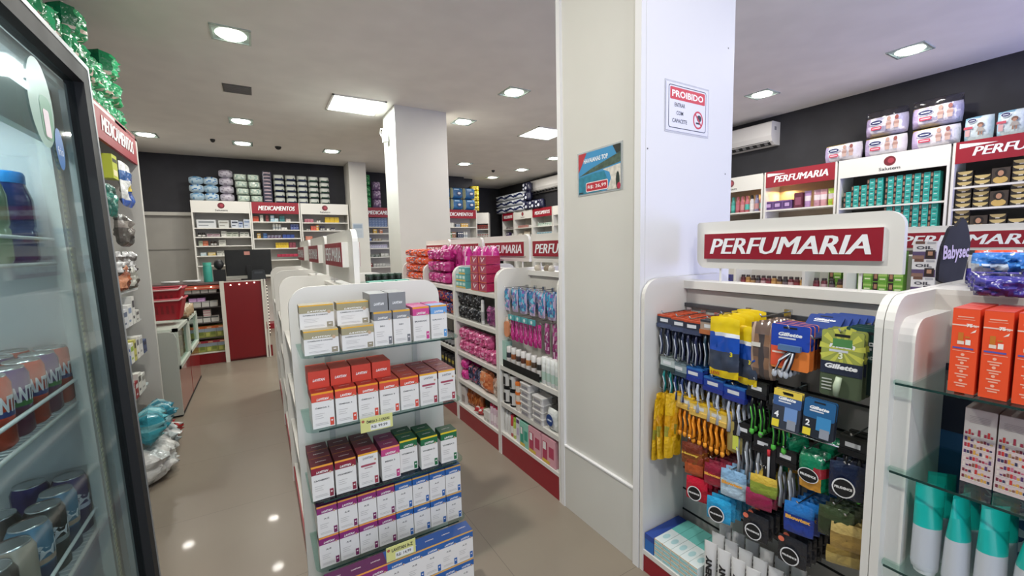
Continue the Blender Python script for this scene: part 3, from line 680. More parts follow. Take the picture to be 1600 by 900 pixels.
m.add([(x_, -.001, z_) for x_, z_ in rrect(.0, .03, -.07, -.01, .006)], [tuple(range(20))], M('#d9c9d0', .3), T=TT)
m.disc(.066, -.085, .024, .048, -.0015, M('#2a6fb0', .3), 20, T=TT); m.text('frio', .066, -.10, .02, M('#dfeaf2', .3), y=-.002, w=.03, T=TT); m.obj('door_sticker', d_, label='green and blue oval sticker')
lamp = area('fridge_lamp', (-.52, .95, 1.86), .04, 1.1, 7.0, (.90, .98, 1.0), rot=(0, R(25), 0))
WR = M('#e9ebea', .3, key='wire_white')
for z in (1.485, 1.11, .74, .40):
    m = MB()
    m.tube([(-.055, -.8, z), (-.055, .605, z)], .005, WR); m.tube([(-.055, .605, z), (-.08, .618, z), (-.54, .618, z)], .004, WR); m.tube([(-.56, -.8, z), (-.56, .61, z)], .004, WR)
    for k in range(73): yv = -.79+k*.0193; m.tube([(-.055, yv, z+.002), (-.56, yv, z+.002)], .0015, WR, 4)
    s_ = m.obj('wire_shelf', t)
    m = MB(); m.tube([(-.052, -.8, z+.062), (-.052, .57, z+.062), (-.052, .605, z+.03), (-.055, .612, z+.002)], .0045, WR); m.obj('front_rail', s_)
def can(c1, c2, c3, txt, h=.152, r=.0365):
    b = MB(); b.lathe([(r*.8, 0), (r, .008), (r, h*.42)], M(c2, .25, metal=.3), 18); b.lathe([(r, h*.42), (r, h-.018), (r*.84, h-.004)], M(c1, .25, metal=.3), 18)
    if txt:
        vs, fs, tw, th = glyphs(txt, .1, .05); H = .034
        b.add([((r+.0006)*math.sin((a/tw-.5)*1.9), -(r+.0006)*math.cos((a/tw-.5)*1.9), h*.5+bb/th*H) for a, bb in vs], fs, M('#e6e6ea', .35))
        b.add([((r+.0003)*math.sin(q), -(r+.0003)*math.cos(q), h*.44+e) for q in [-.7+.2*k for k in range(8)] for e in (0, .012)], [(2*k, 2*k+2, 2*k+3, 2*k+1) for k in range(7)], M(c3, .35))
    l = MB(); l.lathe([(r*.84, 0), (r*.82, .004), (r*.76, .002)], M('#c5c7c9', .2, metal=1), 18)
    return b.mesh('can_body'), l.mesh('can_lid'), h-.004
CANS = {'orange': (can('#d9441f', '#b5381c', '#2b3f7c', 'FANTA'), 'orange drink can'), 'grape': (can('#5b2a7c', '#6f3350', '#3a7d3c', 'FANTA'), 'purple drink can with orange panel'),
        'violet': (can('#33256e', '#2c2160', '#cfcfe0', 'M', .165, .0365), 'tall violet can'), 'bluew': (can('#5f93b4', '#3b4f74', '#c7a58e', 'M', .165, .0365), 'tall blue and silver can'),
        'dark': (can('#24282c', '#2c3a3c', '#9aa0a0', 'M', .165, .0365), 'tall dark can'), 'cream': (can('#c9b8a8', '#8c7a78', '#7c3a44', '', .165, .0365), 'tall cream coloured can')}
def put_can(k, x, y, z, lab):
    (b, l, h), nm = CANS[k]
    x -= .012; y -= .03
    tt = thing('drink_can', f"{nm} {lab}", 'drink can', (x, y, z), rz=R(62), group='drink cans in the fridge')
    mk(b, 'can_body', parent=tt); mk(l, 'can_lid', (0, 0, h), parent=tt)
for i, (k, yv) in enumerate((('orange', 1.572), ('grape', 1.492), ('orange', 1.412), ('grape', 1.332), ('orange', 1.252))):
    put_can(k, -.479, yv+.03, 1.113, f"on middle shelf, {nth(4-i, 5)}, front row")
    put_can(k, -.55, yv+.03, 1.113, f"on middle shelf, {nth(4-i, 5)}, rear row")
for i, (k, yv) in enumerate((('violet', 1.60), ('bluew', 1.515), ('dark', 1.44), ('bluew', 1.36), ('cream', 1.28), ('dark', 1.2))):
    put_can(k, -.475, yv, .743, f"on lower shelf, {nth(5-i, 6)}, front row")
    if i % 2 == 0: put_can(k, -.55, yv, .743, f"on lower shelf, {nth(5-i, 6)}, rear row")
for i, (k, yv) in enumerate((('dark', 1.62), ('cream', 1.53), ('orange', 1.44))): put_can(k, -.52, yv, .403, f"on the bottom shelf, {nth(2-i, 3)} of three")
def bottle(body, cap, lab, z=1.488, x=-.56, y=1.5, h=.21, r=.05, g='bottles in the fridge', capm='#2f7fc8'):
    y -= .03
    tt = thing('drink_bottle', lab, 'bottle', (x, y, z), group=g)
    m = MB(); m.lathe([(r*.9, 0), (r, .01), (r, h*.35), (r*.94, h*.38), (r, h*.42), (r, h*.72), (r*.8, h*.9)], M(body, .2, coat=.3), 18); m.obj('bottle_body', tt)
    m = MB(); m.lathe([(r*.82, 0), (r*.82, h*.1), (r*.76, h*.13)], M(cap, .35), 18); m.obj('cap', tt).location.z = h*.9
bottle('#25386e', '#3088d0', 'dark blue bottle with bright blue cap, top fridge shelf, middle one', y=1.53, x=-.515)
bottle('#2a2f6a', '#3a4fa8', 'dark blue bottle with indigo cap, top fridge shelf, rightmost', y=1.60, x=-.60)
bottle('#8fa884', '#4aa04a', 'pale green bottle, top fridge shelf, left of the dark blue ones', y=1.40, x=-.515)
bottle('#2f7a3a', '#2c6f3c', 'green bottle, top fridge shelf, leftmost', y=1.28, x=-.515)
tt = thing('milk_jug', 'pale round jug behind the cans on the middle fridge shelf', 'jug', (-.70, 1.42, 1.116))
m = MB(); m.lathe([(.06, 0), (.068, .02), (.068, .14), (.03, .19), (.028, .21)], M('#c9c9bd', .4), 18); m.obj('jug_body', tt)
m = MB(); m.lathe([(.03, 0), (.03, .02)], M('#dcdcd6', .4), 14); m.obj('cap', tt).location.z = .21

# ------------------------------------------------------------------ green packs over the left cabinet
GF = [FILM('#1f8a55'), FILM('#2fa36c'), FILM('#0f6f45'), M('#b9a89a', .35)]
for i in range(14):
    y = 4.52-i*.235
    for j in range(2 if i % 3 else 3):
        m = MB(); sd = i*7+j
        def mf(u, v, k, sd=sd):
            h = (int((u+1)*5)*7+int(v*8)*3+sd) % 9
            return GF[3] if (v < .35 and h in (2, 5, 7)) else GF[h % 3]
        m.pillow(.205, .19, .195, mf, 12, 10, p=7, wr=.022, seed=sd)
        mk(m.mesh('soft_pack'), 'plastic_pack', (-.93, y, 2.452+j*.2), R(90+random.uniform(-5, 5)), label=f"green film wrapped pack above the left cabinet, {nth(13-i, 14)}, {lay(j, 2 if i % 3 else 3)}", cat='pack', group='green packs above the left cabinet')
# hanging and shelved goods in the left cabinet (facing right)
def leftput(me, name, x, y, z, label, cat, grp=None, rz=PI/2, parent=None):
    return mk(me, name, (x, y, z), rz, label=label, cat=cat, group=grp, parent=parent)
m = MB(); m.box(-.06, .06, -.03, .03, 0, .16, CARD('#b9c23a')); m.dec(-.045, .045, .02, .06, -.0306, CARD('#e8e0b8')); m.dec(-.05, .05, .11, .135, -.0306, CARD('#2b2f22')); leftput(m.mesh('carton'), 'carton', -.83, 3.92, 2.02, 'lime yellow carton hanging high in the left cabinet', 'carton')
def bagm(w, h, d, cols, seed):
    ms = [FILM(c) for c in cols]; m = MB()
    return m.pillow(w, d, h, lambda u, v, k: ms[0] if v < .12 else ms[min(len(ms)-1, int((v-.12)/.88*(len(ms)))) if (u > -.2 or v > .6) else (len(ms)-1)], 14, 14, wr=.02, seed=seed, p=4).mesh('bag')
leftput(bagm(.30, .33, .07, ['#2c56a8', '#d8c048', '#2a5c9c', '#d9dcdc'], 3), 'snack_bag', -.82, 4.26, 1.86, 'white bag with blue and yellow wave, hanging in left cabinet', 'bag')
leftput(bagm(.22, .22, .06, ['#176b60', '#147a6a', '#0e5a50'], 5), 'snack_bag', -.83, 3.88, 1.76, 'teal bag hanging beside the fridge in left cabinet', 'bag')
leftput(bagm(.28, .24, .10, ['#3a3836', '#6b6560', '#8f8983', '#4c4946'], 6), 'glove_bag', -.83, 4.12, 1.56, 'clear bag of grey brown items below the blue and yellow bag', 'bag')
for i in range(3): leftput(bagm(.13, .17, .05, ['#4a4644', '#a8a6a4', '#6f6a68', '#c9c9c9'], 8+i), 'blister_pack', -.83, 3.90+i*.17, 1.36, f"silver grey hanging blister in left cabinet, {nth(i, 3)} of three", 'blister pack', 'hanging blisters in the left cabinet')
leftput(bagm(.22, .20, .09, ['#7a3a24', '#b5603a', '#8a4a30', '#c98a6a'], 12), 'snack_bag', -.84, 3.96, 1.245, 'copper brown bag low in the left cabinet above a shelf', 'bag')
leftput(bagm(.18, .18, .09, ['#4c4a44', '#8f8f86', '#b9b9b0'], 13), 'snack_bag', -.84, 4.21, 1.245, 'grey and silver bag right of the copper brown bag', 'bag')
LC = [(1.0, [('#c9ccd0', '#56647c', .11, .13), ('#d5d5d2', '#7f8fa8', .10, .15), ('#cfcfca', '#3c3f46', .07, .20), ('#c5c5c0', '#5b5b5b', .09, .09)]),
      (.74, [('#2a5aa0', '#e0e0e0', .07, .11), ('#dcdcd2', '#8fae3c', .08, .14), ('#c2bc66', '#3c3c2a', .05, .15), ('#d9d6cf', '#6b6b70', .07, .16), ('#cfcfcc', '#9a9a9a', .09, .15), ('#3b4a6e', '#20283c', .1, .10)]),
      (.48, [('#e0dcd6', '#a02a30', .09, .15), ('#8a2028', '#d0d0d0', .07, .12), ('#dcdad2', '#555', .08, .16), ('#d6d6d0', '#8f8f8a', .1, .13)])]
LC = [(z, [(a, b if len(b) == 7 else '#555555', w, h) for a, b, w, h in L]) for z, L in LC]
for z, L in LC:
    yy_ = 3.78
    for i, (a, b, w, h) in enumerate(L):
        for r in range(2):
            m = MB(); m.box(-w/2, w/2, -.05, .05, 0, h, CARD(a)); m.dec(-w*.4, w*.4, h*.6, h*.85, -.0506, CARD(b)); m.dec(-w*.4, w*.1, h*.2, h*.3, -.0506, CARD(b))
            leftput(m.mesh('carton'), 'carton', -.865-r*.105, yy_+w/2, z, f"small carton in left cabinet, {nth(i, len(L))}, {'front' if r == 0 else 'rear'} row, {'upper' if z > .9 else 'middle' if z > .7 else 'lower'} shelf", 'carton', 'cartons on the left cabinet shelves')
        yy_ += w+.02
for i, (c, yv, zz, nm) in enumerate((('#b5452c', 3.72, .21, 'orange and clear bag on the bottom shelf of left cabinet'), ('#c9c9c6', 3.98, .205, 'clear white bag on the bottom shelf of left cabinet'))):
    leftput(bagm(.25, .24, .14, [c, '#c4beb8', c, '#d9d4cc'], 20+i), 'plastic_bag', -.98, yv, zz, nm, 'bag')
for i, (c2, x, y, z, s, nm) in enumerate(((['#bfc4c2', '#d9dad6', '#c9cac6', '#e2e2de'], -.71, 3.60, .0, 1.1, 'crumpled clear white bag heaped on floor by left cabinet'), (['#a9b4b4', '#c9d2d2', '#dcdedc'], -.72, 4.04, .0, .9, 'clear bag with blue tint on the floor, rear'),
        (['#2f8a9a', '#49a6b4', '#7cc0c8', '#3b93a4'], -.71, 3.62, .262, .92, 'crumpled teal bag lying above the white bag'), (['#3c8fa4', '#9fc9d0', '#2d7f94'], -.72, 4.04, .22, .8, 'teal and silver bag behind the crumpled teal bag'), (['#a82a2c', '#d4d0cc', '#b53a34'], -.72, 4.36, .0, .6, 'small red and white bag at the end of the floor heap'))):
    mm = [FILM(c) for c in c2]; m = MB(); m.pillow(.36*s, .24*s, .22*s, lambda u, v, k, mm=mm: mm[(int((u+1)*3)+int(v*4)) % len(mm)], 18, 14, p=3, wr=.038, seed=40+i)
    mk(m.mesh('bag'), 'plastic_bag', (x, y, z), R(80+i*9), label=nm, cat='bag', group='plastic bags heaped by the left cabinet')

# ------------------------------------------------------------------ razor bay
GR = -PI/2
def hang(me, name, y, z, x, label, cat, grp=None, dy=0, tilt=0):
    return mk(me, name, (x, y, z), rot=(0, 0, GR+dy) if not tilt else (tilt, 0, GR+dy), label=label, cat=cat, group=grp)
HK = [MB() for _ in range(1)]
HK[0].tube([(0, .18, 0), (0, 0, 0), (0, -.012, .012)], .0028, CHROME(), 5); HK[0].box(-.012, .012, .17, .182, -.02, .01, CHROME())
HKM = HK[0].mesh('display_hook'); hkn = 0
def hook(y, z, x=1.49, lab=''):
    global hkn; hkn += 1
    return mk(HKM, 'display_hook', (x, y, z), GR, label=lab, cat='hook', group='chrome display hooks')
# disposable razor (card header + hanging handles)
def razor_card(top, mid, handle, edge, n=2, hl=.12, w=.075, tip=None):
    c = MB(); c.box(-w/2, w/2, -.012, .0, -.035, 0, CARD(mid)); c.box(-w/2, w/2, -.013, .004, -.004, .004, CARD(top))
    c.dec(-w*.3, w*.25, -.026, -.012, -.0126, CARD('#d9dbe0')); c.box(-w/2-.002, w/2+.002, -.016, .006, -.052, -.034, M(edge, .25))
    hs = []
    for i in range(n):
        x = (i-(n-1)/2)*w/n*.95; h = MB()
        pts = [(x, -.005, -.05), (x-.002, -.012, -.05-hl*.3), (x+.002, -.006, -.05-hl*.65), (x+.004, -.014, -.05-hl)]
        h.tube(pts, [.004, .006, .0055, .0075], M(handle, .3), 7); h.tube([(p[0], p[1]-.005, p[2]) for p in pts[1:]], [.002, .0025, .003], M(tip or '#c3c9d4', .3), 5)
        if tip: h.lathe([(.003, 0), (.0085, .008), (.0075, .02), (.003, .024)], M(tip, .35), 8, T=Matrix.Translation((x+.004, -.014, -.062-hl)))
        hs.append(h.mesh('razor_handle'))
    return c.mesh('card'), hs
def place_razor(pr, y, z, x, label, grp, dy=0):
    t = thing('razor_pack', label, 'razor', (x, y, z), rot=(0, 0, GR+dy), group=grp)
    mk(pr[0], 'card', parent=t)
    for h in pr[1]: mk(h, 'razor_handle', parent=t)
RZ = {'navy': razor_card('#c2502f', '#3b4152', '#2b3350', '#454f6c', 2), 'navy2': razor_card('#c2502f', '#2c3040', '#20264a', '#3c4560', 2, .125),
      'grey': razor_card('#3c3f46', '#a99484', '#2c4658', '#b06a42', 2, .13, .085), 'teal': razor_card('#8f9a9a', '#b9c4c4', '#147a78', '#3a4a4c', 2, .10),
      'dblue': razor_card('#6f8088', '#8fa0a6', '#233a6e', '#3a4a58', 2, .11), 'blue3': razor_card('#2c6cb8', '#21409a', '#aeb6c8', '#26348a', 2, .125, .085),
      'black': razor_card('#20231f', '#26282a', '#16181c', '#1b1d20', 2, .13, .07, '#5ac04a'), 'silver': razor_card('#1e1e20', '#202024', '#8b8f94', '#1a1a1e', 2, .15, .065),
      'yellow': razor_card('#e0b528', '#e3c878', '#e08a1a', '#d9b45a', 3, .11, .08, '#f0a030')}
RZN = {'navy': 'navy disposable razor pack with red top', 'navy2': 'dark blue disposable razor pack with red top', 'grey': 'grey and copper headed razor pack with dark handles', 'teal': 'teal handled razor pack',
       'dblue': 'dark blue handled razor pack', 'blue3': 'blue card razor pack with pale handles', 'black': 'black razor pack with green tips', 'silver': 'black and silver razor pack', 'yellow': 'yellow topped razor pack with orange handles'}
def razor_hook(k, y, z, n, where, x=1.495, step=.031, dy=0):
    hook(y, z+.012, x-.012, 'chrome hook '+where)
    for i in range(n):
        pos = 'front one' if i == 0 else 'rear one' if i == n-1 else NUM[i]+' back'
        place_razor(RZ[k], y+random.uniform(-.003, .003), z-.004*0, x+.008+i*step, f"{RZN[k]}, {pos}, {where}", 'razor packs on hooks', dy+random.uniform(-.08, .08))
razor_hook('navy', 1.222, 1.185, 6, 'first hook of top row')
razor_hook('navy', 1.150, 1.18, 6, 'second hook of top row')
razor_hook('navy2', 1.086, 1.178, 6, 'third hook of top row')
razor_hook('grey', 1.008, 1.19, 4, 'fifth hook of top row')
razor_hook('teal', 1.205, 1.0, 5, 'first hook of second row')
razor_hook('dblue', 1.145, .99, 5, 'second hook of second row')
razor_hook('blue3', 1.075, .985, 4, 'third hook of second row')
razor_hook('blue3', .985, .965, 4, 'fourth hook of second row')
razor_hook('blue3', .900, .955, 3, 'fifth hook of second row')
razor_hook('black', .82, .995, 3, 'below the brown pouch')
razor_hook('black', .74, .965, 3, 'behind blue blade cards')
razor_hook('black', .53, .90, 3, 'beside right panel')
razor_hook('yellow', 1.115, .855, 5, 'third row, second hook')
razor_hook('yellow', 1.045, .845, 5, 'third row, third hook')
razor_hook('yellow', .965, .84, 4, 'third row, fourth hook')
razor_hook('silver', .865, .825, 4, 'right of yellow ones')
razor_hook('silver', .79, .80, 4, 'above the kiwi pouches')
razor_hook('silver', .715, .785, 3, 'left of green pack')
# long yellow pouches
m = MB(); ye = [FILM('#e8b91e'), FILM('#e0a418'), FILM('#a9a23a')]
m.pillow(.04, .024, .30, lambda u, v, k: ye[2] if (.3 < v < .5 and u < 0) else ye[int(v*3) % 2], 5, 12, p=3, wr=.012, seed=3); yp = m.mesh('pouch')
hook(1.225, .86, 1.48, 'chrome hook carrying the long yellow pouches')
for i in range(7):
    mk(yp, 'razor_pouch', (1.462+.05*(i//3), 1.243-.036*(i % 3), .53+.02*(i % 3)), rot=(R((5, -3, 4)[i % 3]), 0, R(-15-10*(i % 3))), label=f"long twisted yellow pouch hanging third row left end, {nth(i, 7)} counting from front", cat='pouch', group='long yellow pouches')
# yellow and blue bag pouches
m = MB(); yb = [M('#1f50b4', .2, coat=.3), M('#4a6fc0', .25), M('#3a4356', .3), M('#e6c81e', .25), M('#dfe3ea', .25)]
m.pillow(.115, .032, .235, lambda u, v, k: yb[3] if (v > .78 or v < .14) else (yb[4] if .68 < v < .74 and u > -.6 else (yb[0] if v > .42 else yb[2])), 8, 16, p=5, wr=.01, seed=7)
m.text('3', .038, .092, .018, M('#e6d81e', .4), y=-.020, bold=.04); m.text('LEVE', -.025, .012, .012, M('#b5482a', .4), y=-.013, w=.035, bold=.03); ybm = m.mesh('pouch')
hook(.955, 1.225, 1.49, 'chrome hook carrying yellow and blue pouches')
for i in range(5): mk(ybm, 'razor_pouch', (1.478+i*.036, .938-.004*i, .985+.004*i), rot=(0, 0, GR+(.05, -.12, .1, -.06, .04)[i]), label=f"yellow and blue razor pouch, {'front one' if i == 0 else NUM[i]+' back'}, centre of the top row", cat='pouch', group='yellow and blue razor pouches')
mk(ybm, 'razor_pouch', (1.50, .868, .975), rot=(0, 0, GR-.25), label='yellow and blue razor pouch with torn looking neck, right of the front one', cat='pouch', group='yellow and blue razor pouches', scale=.93)
# brown translucent blister pouches
m = MB(); br = [M('#6d5a52', .15, coat=.5), M('#8a6a54', .15, coat=.5), M('#4a4446', .2, coat=.4), M('#b49a86', .2)]
m.pillow(.088, .05, .205, lambda u, v, k: br[3] if abs(abs(u)-.75) < .12 else (br[2] if abs(u) < .22 and v < .8 else br[int(v*5) % 2]), 10, 10, p=4, wr=.006, seed=9)
m.dec(-.03, .0, .12, .135, -.0265, CARD('#d8d4cc')); brm = m.mesh('pouch')
hook(.81, 1.235, 1.49, 'chrome hook carrying brown clear packs')
for i in range(4): mk(brm, 'razor_pouch', (1.50+i*.045, .805, 1.012), rot=(0, 0, GR+.1-.05*i), label=f"brown clear blister pack, {'front one' if i == 0 else NUM[i]+' back'}, top row right of the yellow pouches", cat='blister pack', group='brown clear blister packs')
for i in range(4): mk(brm, 'razor_pouch', (1.60+i*.03, .925, 1.035), rot=(0, 0, GR+.2), scale=.75, label=f"small grey brown blister, {nth(i, 4)} of four, behind the copper headed razors", cat='blister pack', group='brown clear blister packs')
# razor brand cards
def card_pack(w, h, c_top, c_bot, txt, split=.5, extra=None, d=.02):
    m = MB(); m.prism(rrect(-w/2, w/2, -h, 0, .008, 3), -d*.3, 0, 'y', CARD(c_bot)); y = -d*.3-.0008
    m.add([(a, y, b) for a, b in rrect(-w/2, w/2, -h*split, 0, .006, 2)], [tuple(range(12))], CARD(c_top))
    m.text(txt, 0, -h*.26, h*.085, CARD('#eef0f4'), y=y-.001, w=w*.62, shear=.2, bold=.05); m.dec(-w*.3, w*.15, -h*.32, -h*.285, y-.001, CARD('#cfd4de'))
    m.dec(-w*.18, w*.18, -h*.09, -h*.05, y-.001, CARD('#1b1d24'))
    if extra: extra(m, w, h, y)
    return m.mesh('card')
def ex_sens(m, w, h, y):
    m.dec(-w*.5, -w*.08, -h*.95, -h*.5, y-.0005, CARD('#e2583a')); m.dec(-w*.46, -w*.12, -h*.66, -h*.62, y-.001, CARD('#f4d9cc'))
    for s in (-.1, .08, .2):
        m.tube([(w*(.1+s*.2), y-.008, -h*.55), (w*(s-.1), y-.012, -h*.8), (w*(s-.22), y-.014, -h*1.12)], [.006, .0055, .006], M('#232838', .3), 7)
        m.tube([(w*(.1+s*.2), y-.015, -h*.6), (w*(s-.1), y-.018, -h*.8), (w*(s-.2), y-.02, -h*1.05)], [.002, .003, .003], M('#dfe3ea', .3), 5)
        m.lathe([(.004, 0), (.009, .008), (.007, .022)], M('#c9ced8', .3), 8, T=Matrix.Translation((w*(s-.22), y-.016, -h*1.18)))
    m.box(-w*.25, w*.32, y-.018, y-.004, -h*.56, -h*.44, M('#5a78a0', .3))
m5 = card_pack(.115, .15, '#1f45b0', '#e8823a', 'Gillette', .55, ex_sens)
hook(.712, 1.21, 1.475, 'chrome hook with the blue and orange razor card')
for i in range(4): mk(m5, 'razor_card', (1.488+i*.028, .712, 1.222), rot=(0, 0, GR+(.06, .02, -.03, .03)[i]), label=f"blue and orange razor card, {'front one' if i == 0 else NUM[i]+' back'}, top row right half", cat='razor', group='blue and orange razor cards')
def ex_mach(m, w, h, y):
    for a in range(11):
        q = a*PI/5.5; m.add([(0, y-.0003, -h*.28), (w*.55*math.cos(q), y-.0003, -h*.28+w*.62*math.sin(q)), (w*.55*math.cos(q+.28), y-.0003, -h*.28+w*.62*math.sin(q+.28))], [(0, 1, 2)], CARD('#c9cc5a'))
    m.dec(-w*.22, w*.24, -h*.24, -h*.12, y-.0012, CARD('#4f8a50')); m.dec(-w*.5, w*.5, -h*.66, -h*.47, y-.001, CARD('#232a40'))
    m.text('Gillette', 0, -h*.575, h*.075, CARD('#eef0f4'), y=y-.002, w=w*.78, shear=.2, bold=.05); m.text('3', -w*.02, -h*.42, h*.10, CARD('#eaf0da'), y=y-.002, bold=.03)
    m.tube([(0, y-.012, -h*.68), (-w*.04, y-.016, -h*.82), (-w*.06, y-.012, -h*.96)], [.008, .010, .007], M('#b9c8ae', .25), 8)
    for k in range(4): m.dec(-w*.45, -w*.2, -h*(.76+.05*k), -h*(.74+.05*k), y-.0012, CARD('#bfc4bc'))
m6 = card_pack(.105, .205, '#9fa852', '#4d5a44', 'mach', .48, ex_mach)
hook(.57, 1.222, 1.475, 'chrome hook with the yellow green razor card')
for i in range(3): mk(m6, 'razor_card', (1.490+i*.03, .568, 1.225), rot=(0, 0, GR+(.08, .0, -.04)[i]), label=f"yellow green razor card, {'front one' if i == 0 else NUM[i]+' back'}, top row near the right panel", cat='razor', group='yellow green razor cards')
def ex_dk(m, w, h, y): m.dec(-w*.3, w*.0, -h*.62, -h*.54, y-.001, CARD('#9fb0ae')); m.text('Gillette', w*.02, -h*.46, h*.07, CARD('#b9c9c8'), y=y-.001, w=w*.7, shear=.2, bold=.04)
m7 = card_pack(.10, .20, '#1f4a48', '#17312f', 'mach', .5, ex_dk)
for i in range(3): mk(m7, 'razor_card', (1.53+i*.03, .524, 1.235), rot=(0, 0, GR), label=f"dark green razor card beside the right panel, {'front one' if i == 0 else NUM[i]+' back'}, top row", cat='razor', group='dark green razor cards')
m8 = card_pack(.10, .10, '#1c3c86', '#18306a', 'Gillette', .6)
for i in range(5): mk(m8, 'razor_card', (1.60+.022*i, .655-.012*i, 1.245), rot=(R(-50), 0, GR), label=f"navy razor card flopped near the back panel, {'front one' if i == 0 else NUM[i]+' back'}, above the right cards", cat='razor', group='navy razor cards')
hook(.64, 1.19, 1.47, 'empty chrome hook between blue-orange and yellow green cards')
def ex_cart(col, n):
    def f(m, w, h, y):
        if n == '4': m.dec(-w*.5, w*.5, -h*.17, 0, y-.0006, CARD('#dcc24a')); m.dec(-w*.15, w*.2, -h*.12, -h*.06, y-.001, CARD('#33312a'))
        m.dec(-w*.05, w*.4, -h*.78, -h*.42, y-.001, CARD(col)); m.dec(w*.08, w*.38, -h*.96, -h*.72, y-.0014, CARD('#8d93a0'))
        m.text(n, -w*.32, -h*.72, h*.16, CARD('#f2f4f8'), y=y-.0015, bold=.03); m.dec(-w*.46, -w*.2, -h*.97, -h*.78, y-.0015, CARD('#e3cf3a'))
    return f
m9 = card_pack(.085, .128, '#3a5a90', '#343a48', 'Gillette', .42, ex_cart('#6f92c8', '4')); m10 = card_pack(.085, .118, '#1e5a8c', '#1e2430', 'Gillette', .5, ex_cart('#3a86bc', '2'))
for i in range(2): mk(m9, 'blade_card', (1.45+.012*i, .692, 1.012), rot=(R(-8), 0, GR), label=f"blade refill card with yellow top strip, {'front' if i == 0 else 'rear'} one, on the metal bar", cat='razor', group='blade refill cards')
for i in range(2): mk(m10, 'blade_card', (1.45+.012*i, .600, 1.008), rot=(R(-8), 0, GR), label=f"dark blue blade refill card numbered 2, {'front' if i == 0 else 'rear'} one, right on the metal bar", cat='razor', group='blade refill cards')
m = MB(); m.tube([(1.44, .735, .878), (1.44, .545, .884)], .003, CHROME(), 5); m.tube([(1.44, .64, .881), (1.66, .64, .881)], .003, CHROME(), 5); m.obj('display_bar', label='thin chrome bar under the blade refill cards', cat='hook')
# condom packs: small pouches in stacks
def pouch(w, h, d, base, ring=True, top=None, txt=None, tcol='#e8b03a', seed=1, extra=None):
    m = MB(); b = FILM(base); t_ = FILM(top) if top else b
    m.pillow(w, d, h, lambda u, v, k: t_ if v > .62 else b, 6, 8, p=5, wr=.005, seed=seed); y = -d/2-.003
    if ring:
        m.disc(-w*.05, h*.36, w*.33, w*.36, y, CARD('#e6e6e8'), 20); m.disc(-w*.05, h*.36, w*.285, w*.315, y-.0005, CARD('#16171a'), 20)
        m.text('PRUDENCE', -w*.05, h*.33, h*.07, CARD('#ececec'), y=y-.001, w=w*.5, bold=.05)
    if txt: m.text(txt, 0, h*.5 if not ring else h*.68, h*.12, CARD(tcol), y=y-.001, w=w*.82, bold=.06)
    if extra: m.disc(*extra[:2], w*.11, w*.11, y-.0012, CARD(extra[2]), 12)
    return m.mesh('pouch')
def pouches(me, y, z, n, nm, x=1.472, step=.0275, dy=.25, tilt=0, hk=True):
    if hk: hook(y, z+.115, x-.012, f"chrome hook holding the {nm} stack")
    n = min(n, 6)
    for i in range(n): mk(me, 'condom_pouch', (x+i*step, y-.004*i+random.uniform(-.003, .003), z+.002*i), rot=(tilt, 0, GR+dy-.03*i), label=f"{nm} small pouch, {'front one' if i == 0 else 'rear one' if i == n-1 else NUM[i]+' back'} of its stack", cat='pouch', group='small pouches on lower hooks')
pouches(pouch(.085, .095, .03, '#8a4a1e', False, '#6e2f1c', 'Honey', '#e8c24a', 1), 1.06, .585, 8, 'amber brown')
pouches(pouch(.075, .085, .025, '#b8552a', False, '#8a3c22', None, seed=2), 1.05, .545, 3, 'orange brown lower', hk=False)
pouches(pouch(.075, .09, .025, '#a0283c', False, '#8a2038', 'Blowtex', '#f0b04a', 3), .965, .545, 7, 'crimson')
pouches(pouch(.085, .10, .022, '#c81e38', True, None, None, seed=4), 1.035, .445, 4, 'bright red round logo', x=1.47, hk=False)
pouches(pouch(.090, .11, .022, '#b9d2e4', False, '#8fb8dc', 'Blowtex', '#e8a02a', 5), .885, .535, 7, 'pale blue')
pouches(pouch(.090, .095, .022, '#2fa4d8', True, None, None, seed=6), .935, .415, 5, 'sky blue round logo', x=1.465, hk=False)
pouches(pouch(.085, .075, .022, '#8fa03a', False, '#d8b848', None, '#fff', 7), .775, .60, 9, 'kiwi green and gold')
pouches(pouch(.085, .07, .022, '#94224a', False, '#a4305a', None, seed=8), .79, .545, 5, 'wine red', hk=False)
pouches(pouch(.085, .10, .016, '#26282f', True, None, None, seed=9, extra=(-.03, .088, '#e0745a')), .795, .42, 6, 'black round logo, left', hk=False, dy=.15)
pouches(pouch(.085, .10, .016, '#26282f', True, None, None, seed=9, extra=(-.03, .088, '#e0745a')), .675, .405, 6, 'black round logo, right', hk=False, dy=.15)
pouches(pouch(.085, .11, .022, '#1f3f9c', False, '#2a7ac8', 'Blowtex', '#e8b04a', 10), .655, .525, 7, 'royal blue')
def fruit(m): pass
m = MB(); gp = [FILM('#14805a'), FILM('#0f6a4a'), FILM('#e0a03a'), FILM('#a8323c')]
m.pillow(.085, .09, .145, lambda u, v, k: gp[2] if (v < .45 and v > .15 and abs(u) < .7) else (gp[3] if (.45 < v < .62 and u > .2) else gp[0] if v > .1 else gp[1]), 8, 9, p=6, wr=.006, seed=12)
m.disc(0, .068, .03, .024, -.0487, CARD('#e6e6e8'), 20); m.disc(0, .068, .0275, .0215, -.0492, CARD('#16171a'), 20); m.text('PRUDENCE', 0, .064, .008, CARD('#ececec'), y=-.0497, w=.045, bold=.05); gpm = m.mesh('pouch')
hook(.64, .832, 1.46, 'chrome hook in front of the green packs, left'); hook(.585, .815, 1.46, 'chrome hook in front of the green packs, right')
mk(gpm, 'condom_pouch', (1.50, .628, .685), rot=(0, 0, GR), label='large green condom pack with fruit print, front right one', cat='pouch', group='large green condom packs')
